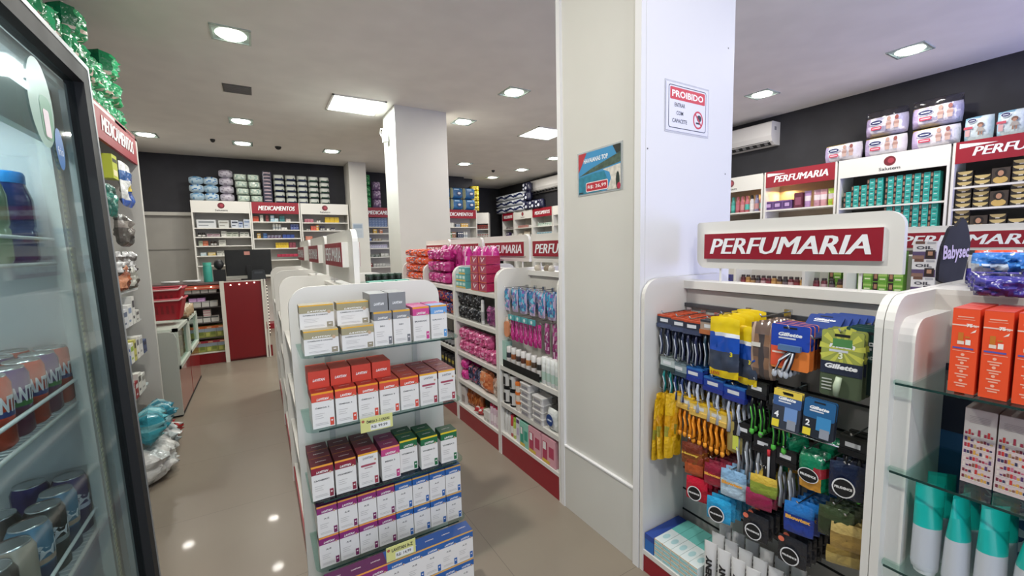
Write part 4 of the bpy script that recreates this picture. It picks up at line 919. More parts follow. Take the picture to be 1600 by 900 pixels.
mk(gpm, 'condom_pouch', (1.55, .718, .69), rot=(0, 0, GR+.9), label='large green condom pack turned sideways, front left one', cat='pouch', group='large green condom packs')
for i in range(1): mk(gpm, 'condom_pouch', (1.625+.1*i, .625, .69), rot=(0, 0, GR), label=f"large green condom pack behind the front pair, {'nearer' if i == 0 else 'farther'} one", cat='pouch', group='large green condom packs')
pouches(pouch(.085, .115, .03, '#1a2440', True, None, None, seed=13), .533, .715, 4, 'navy round logo')
pouches(pouch(.08, .10, .03, '#20283c', True, None, None, seed=14), .513, .735, 2, 'dark navy rightmost', x=1.60, hk=False)
pouches(pouch(.09, .10, .03, '#2c3a24', False, '#3c4a2e', None, seed=15), .555, .575, 5, 'dark olive')
pouches(pouch(.085, .085, .02, '#a88a4a', False, '#c2aa6a', None, seed=16), .525, .555, 5, 'gold foil upper', dy=.4)
pouches(pouch(.085, .06, .02, '#b09a5a', False, '#8a7238', None, seed=17), .53, .50, 4, 'gold foil lower', dy=.5, hk=False)
# hanging misc item with yellow label and red tipped item
t = thing('hanging_pack', 'clear hanging pack with lime price sticker, right of the orange handled razors', 'pack', (1.50, .90, .70), rz=GR)
m = MB(); m.pillow(.06, .02, .12, M('#a8985a', .2, coat=.4), 6, 6, seed=2); m.obj('pouch', t); m = MB(); m.box(0, .022, -.014, -.012, .02, .075, CARD('#d4dc5a')); m.obj('sticker', t)
t = thing('razor_pack', 'black slim pack with red tip hanging in the middle of the bay', 'razor', (1.49, .765, .60), rz=GR)
m = MB(); m.box(-.02, .02, -.004, .004, 0, .18, CARD('#1c1c20')); m.obj('card', t); m = MB(); m.tube([(0, -.008, .02), (0, -.008, .15)], .004, M('#c9ccd0', .3), 6); m.tube([(0, -.009, .15), (0, -.009, .172)], .005, M('#d8303c', .3), 6); m.obj('handle', t)
# tissues and tubes on the base deck
m = MB(); m.box(-.115, .115, -.024, .024, 0, .08, CARD('#2a6cb8')); m.box(-.1155, .1155, -.0245, .0245, .055, .0805, CARD('#2c4a9c')); m.dec(-.09, .02, .058, .074, -.0252, CARD('#dfe6f0')); mk(m.mesh('carton'), 'tissue_carton', (1.54, 1.238, .106), 0, label='blue tissue carton at left end of the razor bay deck', cat='carton')
m = MB()
m.box(-.115, .115, -.021, .021, 0, .021, CARD('#d7e2e2')); m.box(-.1156, -.115, -.019, .019, .003, .014, CARD('#9ccbd0')); m.box(-.1157, -.115, -.021, .021, .0185, .021, CARD('#d9a85a'))
m.box(-.0, .115, -.0212, .0212, .0, .0214, CARD('#6fc0b8')); m.box(-.115, -.112, .0195, .0212, 0, .0214, CARD('#d9a85a')); m.disc(-.06, 0, .022, .012, -.0216, CARD('#a8ccd0'), T=Matrix.Rotation(-PI/2, 4, 'X')); tis = m.mesh('carton')
for i in range(5):
    for j in range(4):
        mk(tis, 'tissue_carton', (1.54, 1.188-i*.0435, .106+j*.0218), label=f"white and aqua tissue box, {nth(i, 5)} stack, {lay(j, 4)}", cat='carton', group='aqua tissue boxes on the razor bay deck')
def tube_prod(w, h, d, body, cap, bands=(), txt=None, tc='#202124', ch=.18, cap_down=True, seed=0):
    """squeeze tube standing on its cap: crimped flat end on top"""
    m = MB(); n = 12; rings = []
    prof = [(0, .42, .42), (.0, .5, .5)] if 0 else []
    for k in range(9):
        f = k/8; z = h*(ch+(1-ch)*f); rx = w/2*(.86+.14*f); ry = d/2*(1-f**1.6)+.0012; rings.append((rx, ry, z))
    def ringpts(rx, ry, z): return [(rx*math.cos(2*PI*q/n), ry*math.sin(2*PI*q/n), z) for q in range(n)]
    for k in range(8):
        a, b = rings[k], rings[k+1]; f = (k+.5)/8; c = body
        for lo, hi, cc in bands:
            if lo <= f < hi: c = cc
        vs = ringpts(*a)+ringpts(*b); m.add(vs, [(q, (q+1) % n, n+(q+1) % n, n+q) for q in range(n)], M(c, .3, coat=.3), True)
    m.add(ringpts(*rings[-1]), [tuple(range(n))], M(body, .3))
    if txt:
        T = Matrix.Translation((0, 0, h*.32)) @ Matrix.Rotation(-PI/2, 4, 'Y'); m.text(txt, h*.20, -w*.24, w*.48, M(tc, .4), y=-d/2-.001, w=h*.50, bold=.06, T=T)
    b = m.mesh('tube_body'); m = MB(); m.lathe([(w*.40, 0), (w*.43, h*.01), (w*.43, h*ch)], M(cap, .35), 12, sy=d/w*1.05); return b, m.mesh('cap')
def put_tube(pr, loc, rz, label, grp, rot=None):
    t = thing('squeeze_tube', label, 'tube', loc, rz, group=grp, rot=rot); mk(pr[0], 'tube_body', parent=t); mk(pr[1], 'cap', parent=t)
gt = tube_prod(.050, .215, .036, '#dcdcdc', '#3a3a3e', ((.82, .87, '#c9962e'),), 'GENY')
for i in range(7):
    for j in range(3):
        if i > 4 and j == 0: continue
        put_tube(gt, (1.452+j*.07, .955-i*.056+j*.014, .107), GR+.25, f"white hair cream tube with black lettering, {nth(i, 7)}, {('front', 'middle', 'rear')[j]} row, razor bay deck", 'white tubes on the razor bay deck')

# ------------------------------------------------------------------ near glass bay
def orange_box():
    w, d, h = .045, .075, .205; m = MB(); m.box(-w/2, w/2, -d/2, d/2, 0, h, CARD('#ee5228')); m.box(-w/2, w/2, -d/2, d/2, h-.0005, h+.0008, CARD('#c84638')); y = -d/2-.0006; W_ = CARD('#f2b49c')
    m.dec(-w*.3, w*.3, h*.90, h*.912, y, W_); m.dec(-w*.34, w*.34, h*.875, h*.88, y, W_)
    m.dec(-w*.5, w*.5, h*.80, h*.815, y, CARD('#f0d0c0')); m.text('75', w*.16, h*.79, h*.04, CARD('#faf0ea'), y=y-.0004, bold=.05); m.text('%', w*.36, h*.79, h*.03, CARD('#faf0ea'), y=y-.0004)
    m.dec(-w*.24, -w*.04, h*.60, h*.72, y, CARD('#c9762a')); m.dec(-w*.26, w*.0, h*.58, h*.62, y-.0003, CARD('#e9d2c4')); m.dec(w*.05, w*.24, h*.58, h*.64, y-.0003, CARD('#f0e6de')); m.dec(w*.02, w*.2, h*.66, h*.68, y-.0003, CARD('#c9762a'))
    m.add([(w*.2, y, h*.72), (w*.38, y, h*.735), (w*.42, y, h*.77), (w*.3, y, h*.745)], [(0, 1, 2, 3)], CARD('#f4e4da'))
    m.dec(-w*.42, w*.36, h*.525, h*.545, y, CARD('#5a5aa8')); m.dec(-w*.42, w*.42, h*.50, h*.506, y, W_)
    for z in (.43, .33, .23, .12):
        m.disc(-w*.02, h*z+.006, .0035, .0035, y, W_, 8); m.dec(-w*.26, w*.24, h*z-.003, h*z, y, W_); m.dec(-w*.18, w*.16, h*z-.009, h*z-.006, y, W_)
    return m.mesh('carton')
ob = orange_box()
for i in range(5):
    for j in range(2): mk(ob, 'hair_carton', (1.478+j*.078, .305-i*.052, 1.121), GR, label=f"tall orange-red carton on the top glass shelf at right edge, {nth(i, 5)}, {'front' if j == 0 else 'rear'}", cat='carton', group='tall orange cartons')
def lip_box():
    w, d, h = .0545, .07, .192; m = MB(); m.box(-w/2, w/2, -d/2, d/2, 0, h, CARD('#d4c0c0')); m.box(-w/2, w/2, -d/2, d/2, h-.0005, h+.0008, CARD('#b49ea0')); y = -d/2-.0006; rr = random.Random(4)
    for k in range(5): m.dec(-w*.35, w*.3, h*(.9-.02*k), h*(.904-.02*k), y, CARD('#a88f92'))
    P = ['#a8324a', '#c26a84', '#7a2a3c', '#d8a048', '#5a3a6a', '#e0d0c8', '#8a5a4a', '#3a3a5a', '#b89a6a', '#c83a3a']
    for r in range(8):
        z = h*(.66-.085*r); m.dec(-w*.46, w*.46, z-.003, z-.0015, y-.0002, CARD('#efe4e0'))
        for q in range(9):
            x = -w*.45+q*w*.1; hh = h*rr.uniform(.02, .06 if r else .09); m.dec(x, x+w*.075, z-.0015, z-.0015+hh, y-.0003, CARD(P[rr.randrange(10)] if r else P[rr.choice([0, 9, 5])]))
    return m.mesh('carton')
lb = lip_box()
for i in range(4):
    for j in range(2): mk(lb, 'makeup_carton', (1.535+j*.074, .278-i*.0575, .879), GR, label=f"pinkish makeup carton with rows of lipsticks, {nth(i, 4)}, {'front' if j == 0 else 'rear'}, second glass shelf", cat='carton', group='makeup cartons')
tt = tube_prod(.058, .235, .045, '#1fb4ae', '#c9ced2', (), None, ch=.02)
m = MB()
def teal_tube():
    m = MB(); n = 14; h = .235; w = .060; d = .05
    R_ = [(.0, .46, .5), (.05, .5, .5), (.48, .49, .42), (.5, .49, .41), (.75, .5, .22), (.96, .5, .03), (1., .5, .02)]
    cols = ['#c9ced4', '#c3c8d0', '#c3c8d0', '#18b3aa', '#1dbbb2', '#18aaa2']
    for k in range(6):
        a, b = R_[k], R_[k+1]; vs = [(w*rx*math.cos(2*PI*q/n), d*ry*math.sin(2*PI*q/n), h*f) for f, rx, ry in (a, b) for q in range(n)]
        m.add(vs, [(q, (q+1) % n, n+(q+1) % n, n+q) for q in range(n)], M(cols[k], .3, coat=.3), True)
    return m.mesh('tube_body')
ttm = teal_tube(); m = MB(); m.lathe([(.022, 0), (.024, .01), (.024, .02)], M('#dfe3e6', .3), 14); ttc = m.mesh('cap')
for i in range(8):
    for j in range(2):
        t = thing('squeeze_tube', f"teal and silver tube, {nth(i, 8)}, {'front' if j == 0 else 'rear'} row, third glass shelf at right edge", 'tube', (1.475+j*.09, .352-i*.058+.0*j, .608), rz=GR+R(35+(i*37) % 60), group='teal and silver tubes')
        mk(ttm, 'tube_body', (0, 0, .012), parent=t); mk(ttc, 'cap', parent=t)
# blue display board in the bay, and baby brand topper
m = MB(); NV = CARD('#1b2038')
m.box(-.44, .40, -.006, 0, 0, .53, CARD('#2a5c8e')); m.box(-.44, .40, -.0065, 0, .33, .53, NV); m.text('Babysec', -.22, .42, .06, CARD('#e6ecf4'), y=-.0075, w=.34, bold=.03); m.text('19', -.25, .04, .12, CARD('#cfe0ee'), y=-.0075, bold=.02)
for k, s in enumerate(('UP', 'Proteção', 'Seca')): m.text(s, -.26, .27-.05*k, .03, CARD('#a8c8e4'), y=-.0075)
mk(m.mesh('display_board'), 'display_board', (.299, .0, .60), GR, parent=GBAY, label='navy and blue brand board')
T_ = [(1.897, 1.357), (1.894, 1.399), (1.916, 1.467), (1.971, 1.525), (1.995, 1.534), (2.034, 1.532), (2.101, 1.563), (2.139, 1.552), (2.178, 1.514), (2.204, 1.473), (2.198, 1.439), (2.15, 1.345), (1.95, 1.345)]
m = MB(); m.prism([(a-1.9, b-1.345) for a, b in T_], -.004, .004, 'y', M('#14131f', .95))
m.text('Babysec', .15, .065, .06, CARD('#c9b4cc'), y=-.006, w=.27, bold=.03); m.obj('display_topper', loc=(1.9, .475, 1.345), label='dark leaf shaped brand topper card with pinkish lettering', cat='sign')
# diaper packs on top of near bay
def diaper(c1, c2, c3, w=.10, h=.052, d=.085, seed=0):
    a, b, c = FILM(c1), FILM(c2), FILM(c3); m = MB()
    m.pillow(w, d, h, lambda u, v, k: c if (u+2*v) % 1.3 < .22 else (b if v < .4 and u < .3 else a), 14, 9, p=3.2, wr=.016, seed=seed); return m.mesh('diaper_pack')
D1 = diaper('#2f78cc', '#c9d4e4', '#4f94dc', seed=1); D2 = diaper('#e0502c', '#e86a3c', '#e8d8d0', seed=2); D3 = diaper('#35308e', '#2a2878', '#5a50a8', seed=3)
for nm, me, L in (('blue and white', D1, [(1.66, .30, 1.403, .2), (1.67, .18, 1.403, -.2), (1.66, .06, 1.403, .3)]), ('orange', D2, [(1.92, .35, 1.403, .2), (1.92, .235, 1.403, -.1), (1.92, .11, 1.403, .3), (1.81, .12, 1.403, -.3)]),
                  ('dark violet', D3, [(1.57+.115*(q % 4), .275+.03*(q % 4)-.115*(q//4), 1.347, 0) for q in range(16)])):
    for i, (x, y, z, a) in enumerate(L):
        wh = nth(i, len(L)) if len(L) < 10 else f"{NUM[i//4]} column, {NUM[i % 4]} back"
        mk(me, 'diaper_pack', (x, y, z), GR+a, label=f"{nm} small pack, {wh}, heaped on the near bay", cat='pack', group=f"{nm} diaper packs on the near bay")

# ------------------------------------------------------------------ generic goods
def carton_me(w, h, d, c, marks=(), txt=None, tc='#ffffff', topc=None):
    m = MB(); m.box(-w/2, w/2, -d/2, d/2, 0, h, CARD(c)); y = -d/2-.0008
    if topc: m.box(-w/2, w/2, -d/2, d/2, h, h+.0006, CARD(topc))
    for u0, u1, v0, v1, cc in marks: m.dec(-w/2+w*u0, -w/2+w*u1, h*v0, h*v1, y, CARD(cc)); y -= .0003
    if txt: m.text(txt, 0, h*.55, h*.18, CARD(tc), y=y-.0003, w=w*.7, bold=.03)
    return m.mesh('carton')
def soft_me(w, h, d, cols, seed=1, wr=.012, pf=4., name='pack'):
    fs = [FILM(c) for c in cols]; r = random.Random(seed); tab = [r.randrange(len(fs)) for _ in range(64)]; m = MB()
    return m.pillow(w, d, h, lambda u, v, k: fs[0] if abs(u) > .86 or v < .1 else fs[tab[int((u+1)*3.9)+8*int(v*7.9)]], 9, 8, p=pf, wr=wr, seed=seed).mesh(name)
def bottle_me(r, h, body, cap, lab=None, capf=.2, neck=.45, sy=1.):
    b = MB(); hb = h*(1-capf); b.lathe([(r*.9, 0), (r, .004), (r, hb*.8), (r*neck*1.15, hb*.97), (r*neck, hb)], M(body, .3, coat=.2), 12, sy=sy)
    if lab: b.lathe([(r*1.01, hb*.2), (r*1.01, hb*.62)], M(lab, .5), 12, sy=sy)
    c = MB(); c.lathe([(r*neck*1.1, 0), (r*neck*1.1, h*capf*.9), (r*neck*.9, h*capf)], M(cap, .35), 12, sy=sy)
    return b.mesh('bottle_body'), c.mesh('cap'), hb
def put_bottle(pr, loc, rz, label, grp, cat='bottle', name='bottle'):
    t = thing(name, label, cat, loc, rz, group=grp); mk(pr[0], 'bottle_body', parent=t); mk(pr[1], 'cap', (0, 0, pr[2]), parent=t)
def PY(i, n): return nth(i, n)
# ---- bay behind pillar: hooks with bagged brushes
pb = [soft_me(.075, .155, .035, ['#b9a8c8', '#3a8ab4', '#3a8ab4', '#7a5aa0', '#6fb4cc', '#4a6a9c'], s, .012, name='blister_bag') for s in (31, 32, 33)]
for i in range(6):
    y = 2.545-i*.105
    for j in range(3): mk(pb[(i+j) % 3], 'blister_bag', (1.47+j*.055, y, 1.055), GR+.1*(i % 3-1), label=f"bagged blue and violet brush, {nth(i, 6)}, {('front', 'middle', 'rear')[j]}, bay behind the pillar", cat='bag', group='bagged brushes')
    if i < 5: hook(y, 1.215, 1.46, f"chrome hook above the bagged brushes, {nth(i, 5)}")
t = thing('brush_pack', 'rounded clear bag with peach coloured brush at left end of the second hook row', 'bag', (1.47, 2.515, .855), rz=GR)
m = MB(); m.pillow(.13, .05, .155, M('#c9b8ac', .15, coat=.5), 8, 8, p=2.6, seed=4); m.obj('bag', t); m = MB(); m.prism(rrect(-.03, .03, .02, .13, .025, 4), -.032, -.02, 'y', M('#d08a64', .4)); m.obj('brush', t)
pk = soft_me(.028, .15, .016, ['#b8287c', '#c43a8c', '#8f1f60', '#d070a8'], 35, .01, name='comb_pack')
for i in range(12):
    mk(pk, 'comb_pack', (1.455+.012*(i % 2), 2.455-i*.028, .860), GR+.3, label=f"slim magenta comb pack on second hook row, {nth(i, 12)}", cat='pack', group='slim magenta packs')
    if i % 3 == 0:
        m = MB(); m.box(-.035, .035, -.006, .002, 0, .035, CARD('#4f9ea4')); m.disc(0, .018, .012, .012, -.007, CARD('#d8e4e4'), 10); mk(m.mesh('card'), 'header_card', (1.44, 2.44-i*.028, 1.005), GR, label=f"small teal header card above the magenta packs, {nth(i//3, 4)}", cat='card', group='teal header cards')
for i in range(3): mk(soft_me(.03, .14, .02, ['#9a6a4a', '#7a4a34'], 36+i), 'comb_pack', (1.46, 2.50-.015*i, .865), GR+.2, label=f"slim brown pack left of the magenta packs, {nth(i, 3)}", cat='pack', group='slim brown packs')
mw = soft_me(.05, .19, .03, ['#7a2a5a', '#a84a86', '#c9a8bc'], 39, name='pack')
for i in range(4): mk(mw, 'brush_pack', (1.47+.03*(i % 2), 2.07-i*.045, .84-.04*(i//2)), GR+.2*i, label=f"violet packed brush by the pillar edge, second hook row, {nth(i, 4)}", cat='pack', group='violet packed brushes')
for i, y in enumerate((2.47, 2.35, 2.22, 2.10)): hook(y, 1.02, 1.45, f"chrome hook of the second row above the magenta packs, {nth(i, 4)}")
lo = [bottle_me(.021, .135, c, '#d8d6d4', '#d2cdca', .3, .85) for c in ('#2a2e36', '#8a4f2c', '#3a2c28', '#5a3424', '#a86a34', '#4a3a2c', '#2c2a2a')]
m = MB(); m.box(-.225, .225, -.03, .03, 0, .008, GL); m.box(-.225, .225, -.032, -.03, 0, .05, M('#16181a', .3)); mk(m.mesh('tray'), 'bottle_tray', (1.452, 2.315, .666), GR, label='black fronted tray holding lotion bottles, first shelf behind pillar', cat='tray')
for i in range(7): put_bottle(lo[i], (1.452, 2.50-i*.062, .675), GR, f"small lotion bottle with white cap in the black tray, {nth(i, 7)}", 'lotion bottles in the tray')
m = MB(); m.box(-.03, .03, -.025, .025, 0, .17, M('#9cc4b8', .15, coat=.4)); mk(m.mesh('carton'), 'carton', (1.47, 2.565, .666), GR, label='pale aqua clear carton left of the black tray', cat='carton')
for i in range(4): put_bottle(bottle_me(.022, .165, '#d5d8d6', '#e2e4e2', '#a9c0b4', .25, .9), (1.447, 2.065-i*.045, .666), GR, f"white bottle right of the black tray, {nth(i, 4)}", 'white bottles right of the tray')
cn = MB(); cn.lathe([(.038, 0), (.038, .1)], M('#cfcfcd', .35), 16); cn.lathe([(.0385, .0), (.0385, .012)], M('#17181a', .3), 16); cn.box(-.012, .014, -.0405, -.038, .02, .075, M('#1a1b1e', .4)); cn = cn.mesh('can_body'); cl = MB(); cl.lathe([(.0395, 0), (.0395, .014)], M('#17181a', .3), 16); cl = cl.mesh('lid')
for i, (y, j) in enumerate(((2.54, 0), (2.54, 1), (2.455, 0), (2.455, 1))):
    t = thing('powder_tin', f"white tin with black lid and figure, {'left' if i < 2 else 'right'} stack, {'lower' if j == 0 else 'upper'} one", 'tin', (1.465, y, .397+j*.1155), GR, group='white and black tins'); mk(cn, 'tin_body', parent=t); mk(cl, 'lid', (0, 0, .1), parent=t)
for j in range(3):
    b = MB(); b.lathe([(.026, 0), (.027, .045)], M('#d8cfc4', .4), 14); l = MB(); l.lathe([(.029, 0), (.029, .018)], M('#e07a34', .35), 14)
    t = thing('cream_jar', f"white jar with orange lid beside the tins, {lay(j, 3, 'of the stack')}", 'jar', (1.45, 2.375, .396+j*.064), GR, group='orange lidded jars'); b.obj('jar_body', t); o = l.obj('lid', t); o.location.z = .045
bx = MB(); bx.bbox(-.055, .055, -.04, .04, 0, .034, M('#c9c6c4', .3), r=.012); bx.bbox(-.035, .035, -.0415, -.040, .008, .024, M('#8d8c92', .4), r=.0004); ldm = MB(); ldm.bbox(-.059, .059, -.044, .044, 0, .008, M('#d8d6d4', .25), r=.014)
bx = bx.mesh('tub_body'); ldm = ldm.mesh('lid')
for s, (y, n) in enumerate(((2.265, 5), (2.12, 4), (2.19, 5))):
    for j in range(n):
        t = thing('cream_tub', f"white lidded cream tub, {('left', 'right', 'rear')[s]} stack, {NUM[j]} from bottom", 'tub', (1.46+(.09 if s == 2 else 0), y, .396+j*.0435-(0)), GR, group='stacked cream tubs'); mk(bx, 'tub_body', parent=t); mk(ldm, 'lid', (0, 0, .034), parent=t)
t = thing('lotion_pouch', 'white pouch with round dark blue logo at right end, middle shelf behind pillar', 'pouch', (1.445, 1.985, .396), GR)
m = MB(); m.pillow(.10, .05, .135, FILM('#d9dcd8'), 8, 8, p=4, seed=3); m.disc(0, .07, .033, .036, -.029, CARD('#1c3c78'), 20); m.dec(-.02, .02, .064, .074, -.0295, CARD('#c9d6ea')); m.obj('pouch', t)
# bottom deck bay 1
sh = [bottle_me(.028, .16, '#d9dad8', '#c9cac8', None, .15, .6, .6), bottle_me(.02, .155, '#b84a4a', '#c03a4a', '#e0dcd8', .2, .8), bottle_me(.022, .15, '#b8c85a', '#8fae3c', '#e4e8d0', .2, .8), bottle_me(.02, .17, '#7a2a3c', '#5a1f2c', '#d0c0c0', .2, .8)]
for i, (k, y) in enumerate(((0, 2.56), (0, 2.515), (1, 2.475), (2, 2.435), (3, 2.42))): put_bottle(sh[k], (1.455+.05*(k == 3), y, .172), GR, f"{('white curved', 'white curved', 'red capped', 'lime green', 'dark wine')[i]} bottle on the deck behind the pillar, {nth(i, 5)}", 'bottles on the deck')
mk(carton_me(.045, .165, .04, '#dcdae0', [(.1, .9, .8, .95, '#5a3a6a'), (.3, .7, .3, .6, '#b9a8c8')]), 'carton', (1.45, 2.375, .172), GR, label='white and violet tall carton on the deck, left of the mint kit', cat='carton')
def kit(w, h, c, cc): return carton_me(w, h, .05, c, [(.08, .42, .1, .8, cc), (.55, .9, .3, .7, cc), (.05, .6, .02, .14, '#d9b84a'), (.12, .34, .5, .78, '#e9e4e2')])
mk(kit(.105, .165, '#8cc8b4', '#3a9c84'), 'gift_kit', (1.45, 2.29, .172), GR, label='mint green gift kit box on the deck behind the pillar', cat='kit')
for i in range(2): mk(kit(.14, .17, '#d8a0aa', '#b0405c'), 'gift_kit', (1.45, 2.165-i*.15, .172), GR, label=f"pink gift kit box with bottle print, {'left' if i == 0 else 'right'} of two on the deck", cat='kit', group='pink gift kits')
# ---- second bay
m0 = carton_me(.06, .055, .09, '#58aaa8', [(0, 1, 0, .25, '#d4b45a'), (.1, .9, .4, .8, '#c9e4e0')])
for i in range(3):
    for j in range(3 if i else 2): mk(m0, 'soap_carton', (1.47, 3.30-i*.065, 1.167+j*.057), GR, label=f"teal and gold soap carton, top of the second bay, {nth(i, 3)}, {lay(j, 3)}", cat='carton', group='teal soap cartons')
def vpack(w, h, d, c, c2, c3):
    m = MB(); b = FILM(c); m.box(-w/2+.004, w/2-.004, -d/2, d/2, .002, h-.002, b); y = -d/2-.001
    m.add([(-w*.15, y, h*.8), (-w*.02, y, h*.25), (w*.3, y, h*.75), (w*.22, y, h*.78), (0, y, h*.45), (-w*.06, y, h*.8)], [(0, 1, 4, 5), (1, 2, 3, 4)], CARD(c3)); m.dec(-w*.45, -w*.3, h*.15, h*.85, y, CARD(c2)); m.dec(-w*.5, w*.5, .0, h*.07, y, CARD(c2))
    return m.mesh('pack')
vm = vpack(.135, .066, .12, '#a01c4c', '#c85a3a', '#ecd8e0')
for i in range(2):
    for j in range(4): mk(vm, 'pad_pack', (1.482, 2.965-i*.14, 1.167+j*.0675), GR, label=f"crimson pad pack with white V mark, {'left' if i == 0 else 'right'} stack, {lay(j, 4)}", cat='pack', group='crimson pad packs')
for i in range(2): mk(vm, 'pad_pack', (1.61, 2.86-i*.14, 1.168+.0), GR, label=f"crimson pad pack behind the stacks, {'left' if i == 0 else 'right'}", cat='pack', group='crimson pad packs')
bkm = [soft_me(.05, .105, .05, ['#15161a', '#1d1e22', '#2a2b2f', '#0f1013', '#1a1b1f', '#15161a', '#85888c'], 50+i, .01) for i in range(3)]
for i in range(8):
    for j in range(2): mk(bkm[(i+j) % 3], 'pad_pack', (1.455, 3.305-i*.053, .909+j*.108), GR+.1, label=f"glossy black pad pack, second bay, {nth(i, 8)}, {'lower' if j == 0 else 'upper'} layer", cat='pack', group='glossy black pad packs')
put_bottle(bottle_me(.014, .19, '#d4d4d2', '#c4c4c4', '#9a9a9a', .15, .8), (1.44, 2.87, .909), GR, 'slim white tube standing right of the black packs', None)
for i in range(3): mk(soft_me(.06, .15, .05, ['#7a3a6a', '#a85a8c', '#4a2a4c'], 55+i), 'pad_pack', (1.46, 2.79-i*.062, .909), GR, label=f"plum coloured pad pack at the right end, black pack shelf, {nth(i, 3)}", cat='pack', group='plum pad packs')
pkm = [soft_me(.085, .11, .11, ['#cf5a8e', '#d66a9a', '#bf4a7c', '#dc98b6', '#a83c68'], 60+i, .014) for i in range(3)]
for i in range(7):
    for j in range(2 if i < 6 else 1): mk(pkm[(i+j) % 3], 'pad_pack', (1.475, 3.28-i*.092, .62+j*.10), GR+.15*(j), label=f"bright pink pad pack, {nth(i, 7)}, {'lower' if j == 0 else 'upper'} layer, second bay", cat='pack', group='bright pink pad packs')
mgm = soft_me(.10, .085, .10, ['#d0288c', '#b81c78', '#e85aa8'], 70, .01)
for i in range(2):
    for j in range(2): mk(mgm, 'pad_pack', (1.475+i*.1, 3.28-i*.02, .372+j*.09), GR, label=f"magenta pad pack, fourth shelf left end, {'front' if i == 0 else 'rear'}, {'lower' if j == 0 else 'upper'}", cat='pack', group='magenta pad packs')
for i in range(3): mk(soft_me(.075, .15, .08, ['#3a3c5a', '#6a6c8a', '#a85a6c', '#2a2c44'], 74+i), 'pad_pack', (1.48, 3.17-i*.08, .372), GR, label=f"dark blue grey pack beside the magenta ones, {nth(i, 3)}", cat='pack', group='dark blue grey packs')
mk(soft_me(.22, .17, .11, ['#c8744a', '#d88a5c', '#b8603a', '#e0b090'], 78, .012, 2.6), 'cotton_bag', (1.475, 2.885, .372), GR, label='large rounded orange brown bag on the fourth shelf, second bay', cat='bag')
mk(soft_me(.10, .16, .09, ['#b8a090', '#d0c0b4', '#a87c6a'], 79, .012), 'cotton_bag', (1.475, 2.71, .372), GR, label='pale beige bag right of the orange brown bag', cat='bag')
for i in range(4): mk(soft_me(.06, .17, .07, ['#a85c2c', '#8a4420', '#c07a44'], 82+i, .01), 'oil_pack', (1.48, 3.215-i*.065, .152), GR, label=f"glossy copper brown pack on the deck, second bay, {nth(i, 4)}", cat='pack', group='copper brown packs')
mk(carton_me(.07, .15, .06, '#cfc8c4', [(.1, .9, .1, .5, '#9a8d8a')]), 'carton', (1.47, 3.295, .152), GR, label='pale grey carton left of the copper brown packs', cat='carton')
mk(soft_me(.12, .06, .10, ['#b8383c', '#d4ccc8', '#a82a30'], 88), 'pack', (1.47, 3.01-.0, .152), GR, label='low red and white pack on the deck, second bay', cat='pack')
mk(soft_me(.16, .07, .12, ['#c9c0b8', '#a8a098', '#8a9a6a'], 89), 'pack', (1.50, 2.895, .152), GR, label='low beige pack with green print on the deck, second bay', cat='pack')
for i in range(2): mk(carton_me(.045, .085, .045, '#dcdad6', [(.1, .9, .1, .3, '#b9b9b4')]), 'carton', (1.45, 2.86-.05*i, .152), GR, label=f"small white carton on the deck, second bay, {'left' if i == 0 else 'right'}", cat='carton', group='small white cartons')
for i in range(3): put_bottle(bottle_me(.018, .17, '#d8c0cc', '#b02c4c', '#e8dce0', .15, .9), (1.45, 2.775-i*.045, .152), GR, f"pale pink bottle with red cap on the deck, {nth(i, 3)}", 'pale pink bottles')
# ---- third bay
tm = [soft_me(.15, .105, .12, ['#b01c74', '#c42c88', '#8a1458', '#e0a8cc', '#d84ca0'], 90+i, .01, 6) for i in range(4)]
for i in range(4):
    for j in range(3 if i < 3 else 0): mk(tm[(i+j) % 4], 'pad_pack', (1.50, 4.022-i*.162, 1.168+j*.108), GR, label=f"magenta purple pad pack, third bay, {nth(i, 4)} stack, {lay(j, 3)}", cat='pack', group='magenta purple pad packs')
for i in range(4): mk(soft_me(.12, .34, .085, ['#d02c98', '#b81c80', '#e060b0', '#f0c0dc'], 95+i, .01, 6), 'pad_pack', (1.61, (3.48, 3.27, 3.13, 2.99)[i], 1.168), GR, label=f"tall magenta pad pack behind, above the second bay, {nth(i, 4)}", cat='pack', group='tall magenta packs')
for i in range(3): mk(soft_me(.15, .36, .085, ['#b01c74', '#c42c88', '#8a1458', '#e0a8cc', '#d84ca0'], 130+i, .01, 6), 'pad_pack', (1.612, 4.022-i*.162, 1.168), GR, label=f"magenta purple pad pack in the rear, third bay, {nth(i, 3)}", cat='pack', group='magenta purple pad packs')
for i in range(6):
    for j in range(2): mk(soft_me(.10, .10, .1, [('#8a1c5c', '#2c2c6e', '#a83a4c')[i % 3], '#b85a3c', '#3c2a5c'], 100+i, .01), 'pad_pack', (1.47, 4.04-i*.115, .909+j*.103), GR, label=f"dark violet and orange pack, third bay second shelf, {nth(i, 6)}, {'lower' if j == 0 else 'upper'}", cat='pack', group='dark violet packs')
for i in range(9): put_bottle(bottle_me(.026, .13, '#1c1d20', '#202226', '#8a8c8e', .25, .7), (1.45, 4.06-i*.072, .622), GR, f"small black bottle, third bay, {nth(i, 9)}", 'small black bottles')
for i in range(8): mk(carton_me(.06, .15, .06, '#1c1c20', [(.1, .9, .6, .8, '#a89a3c'), (.2, .8, .2, .4, '#4a4a4e')]), 'carton', (1.46, 4.04-i*.08, .372), GR, label=f"black and gold carton, third bay fourth shelf, {nth(i, 8)}", cat='carton', group='black and gold cartons')
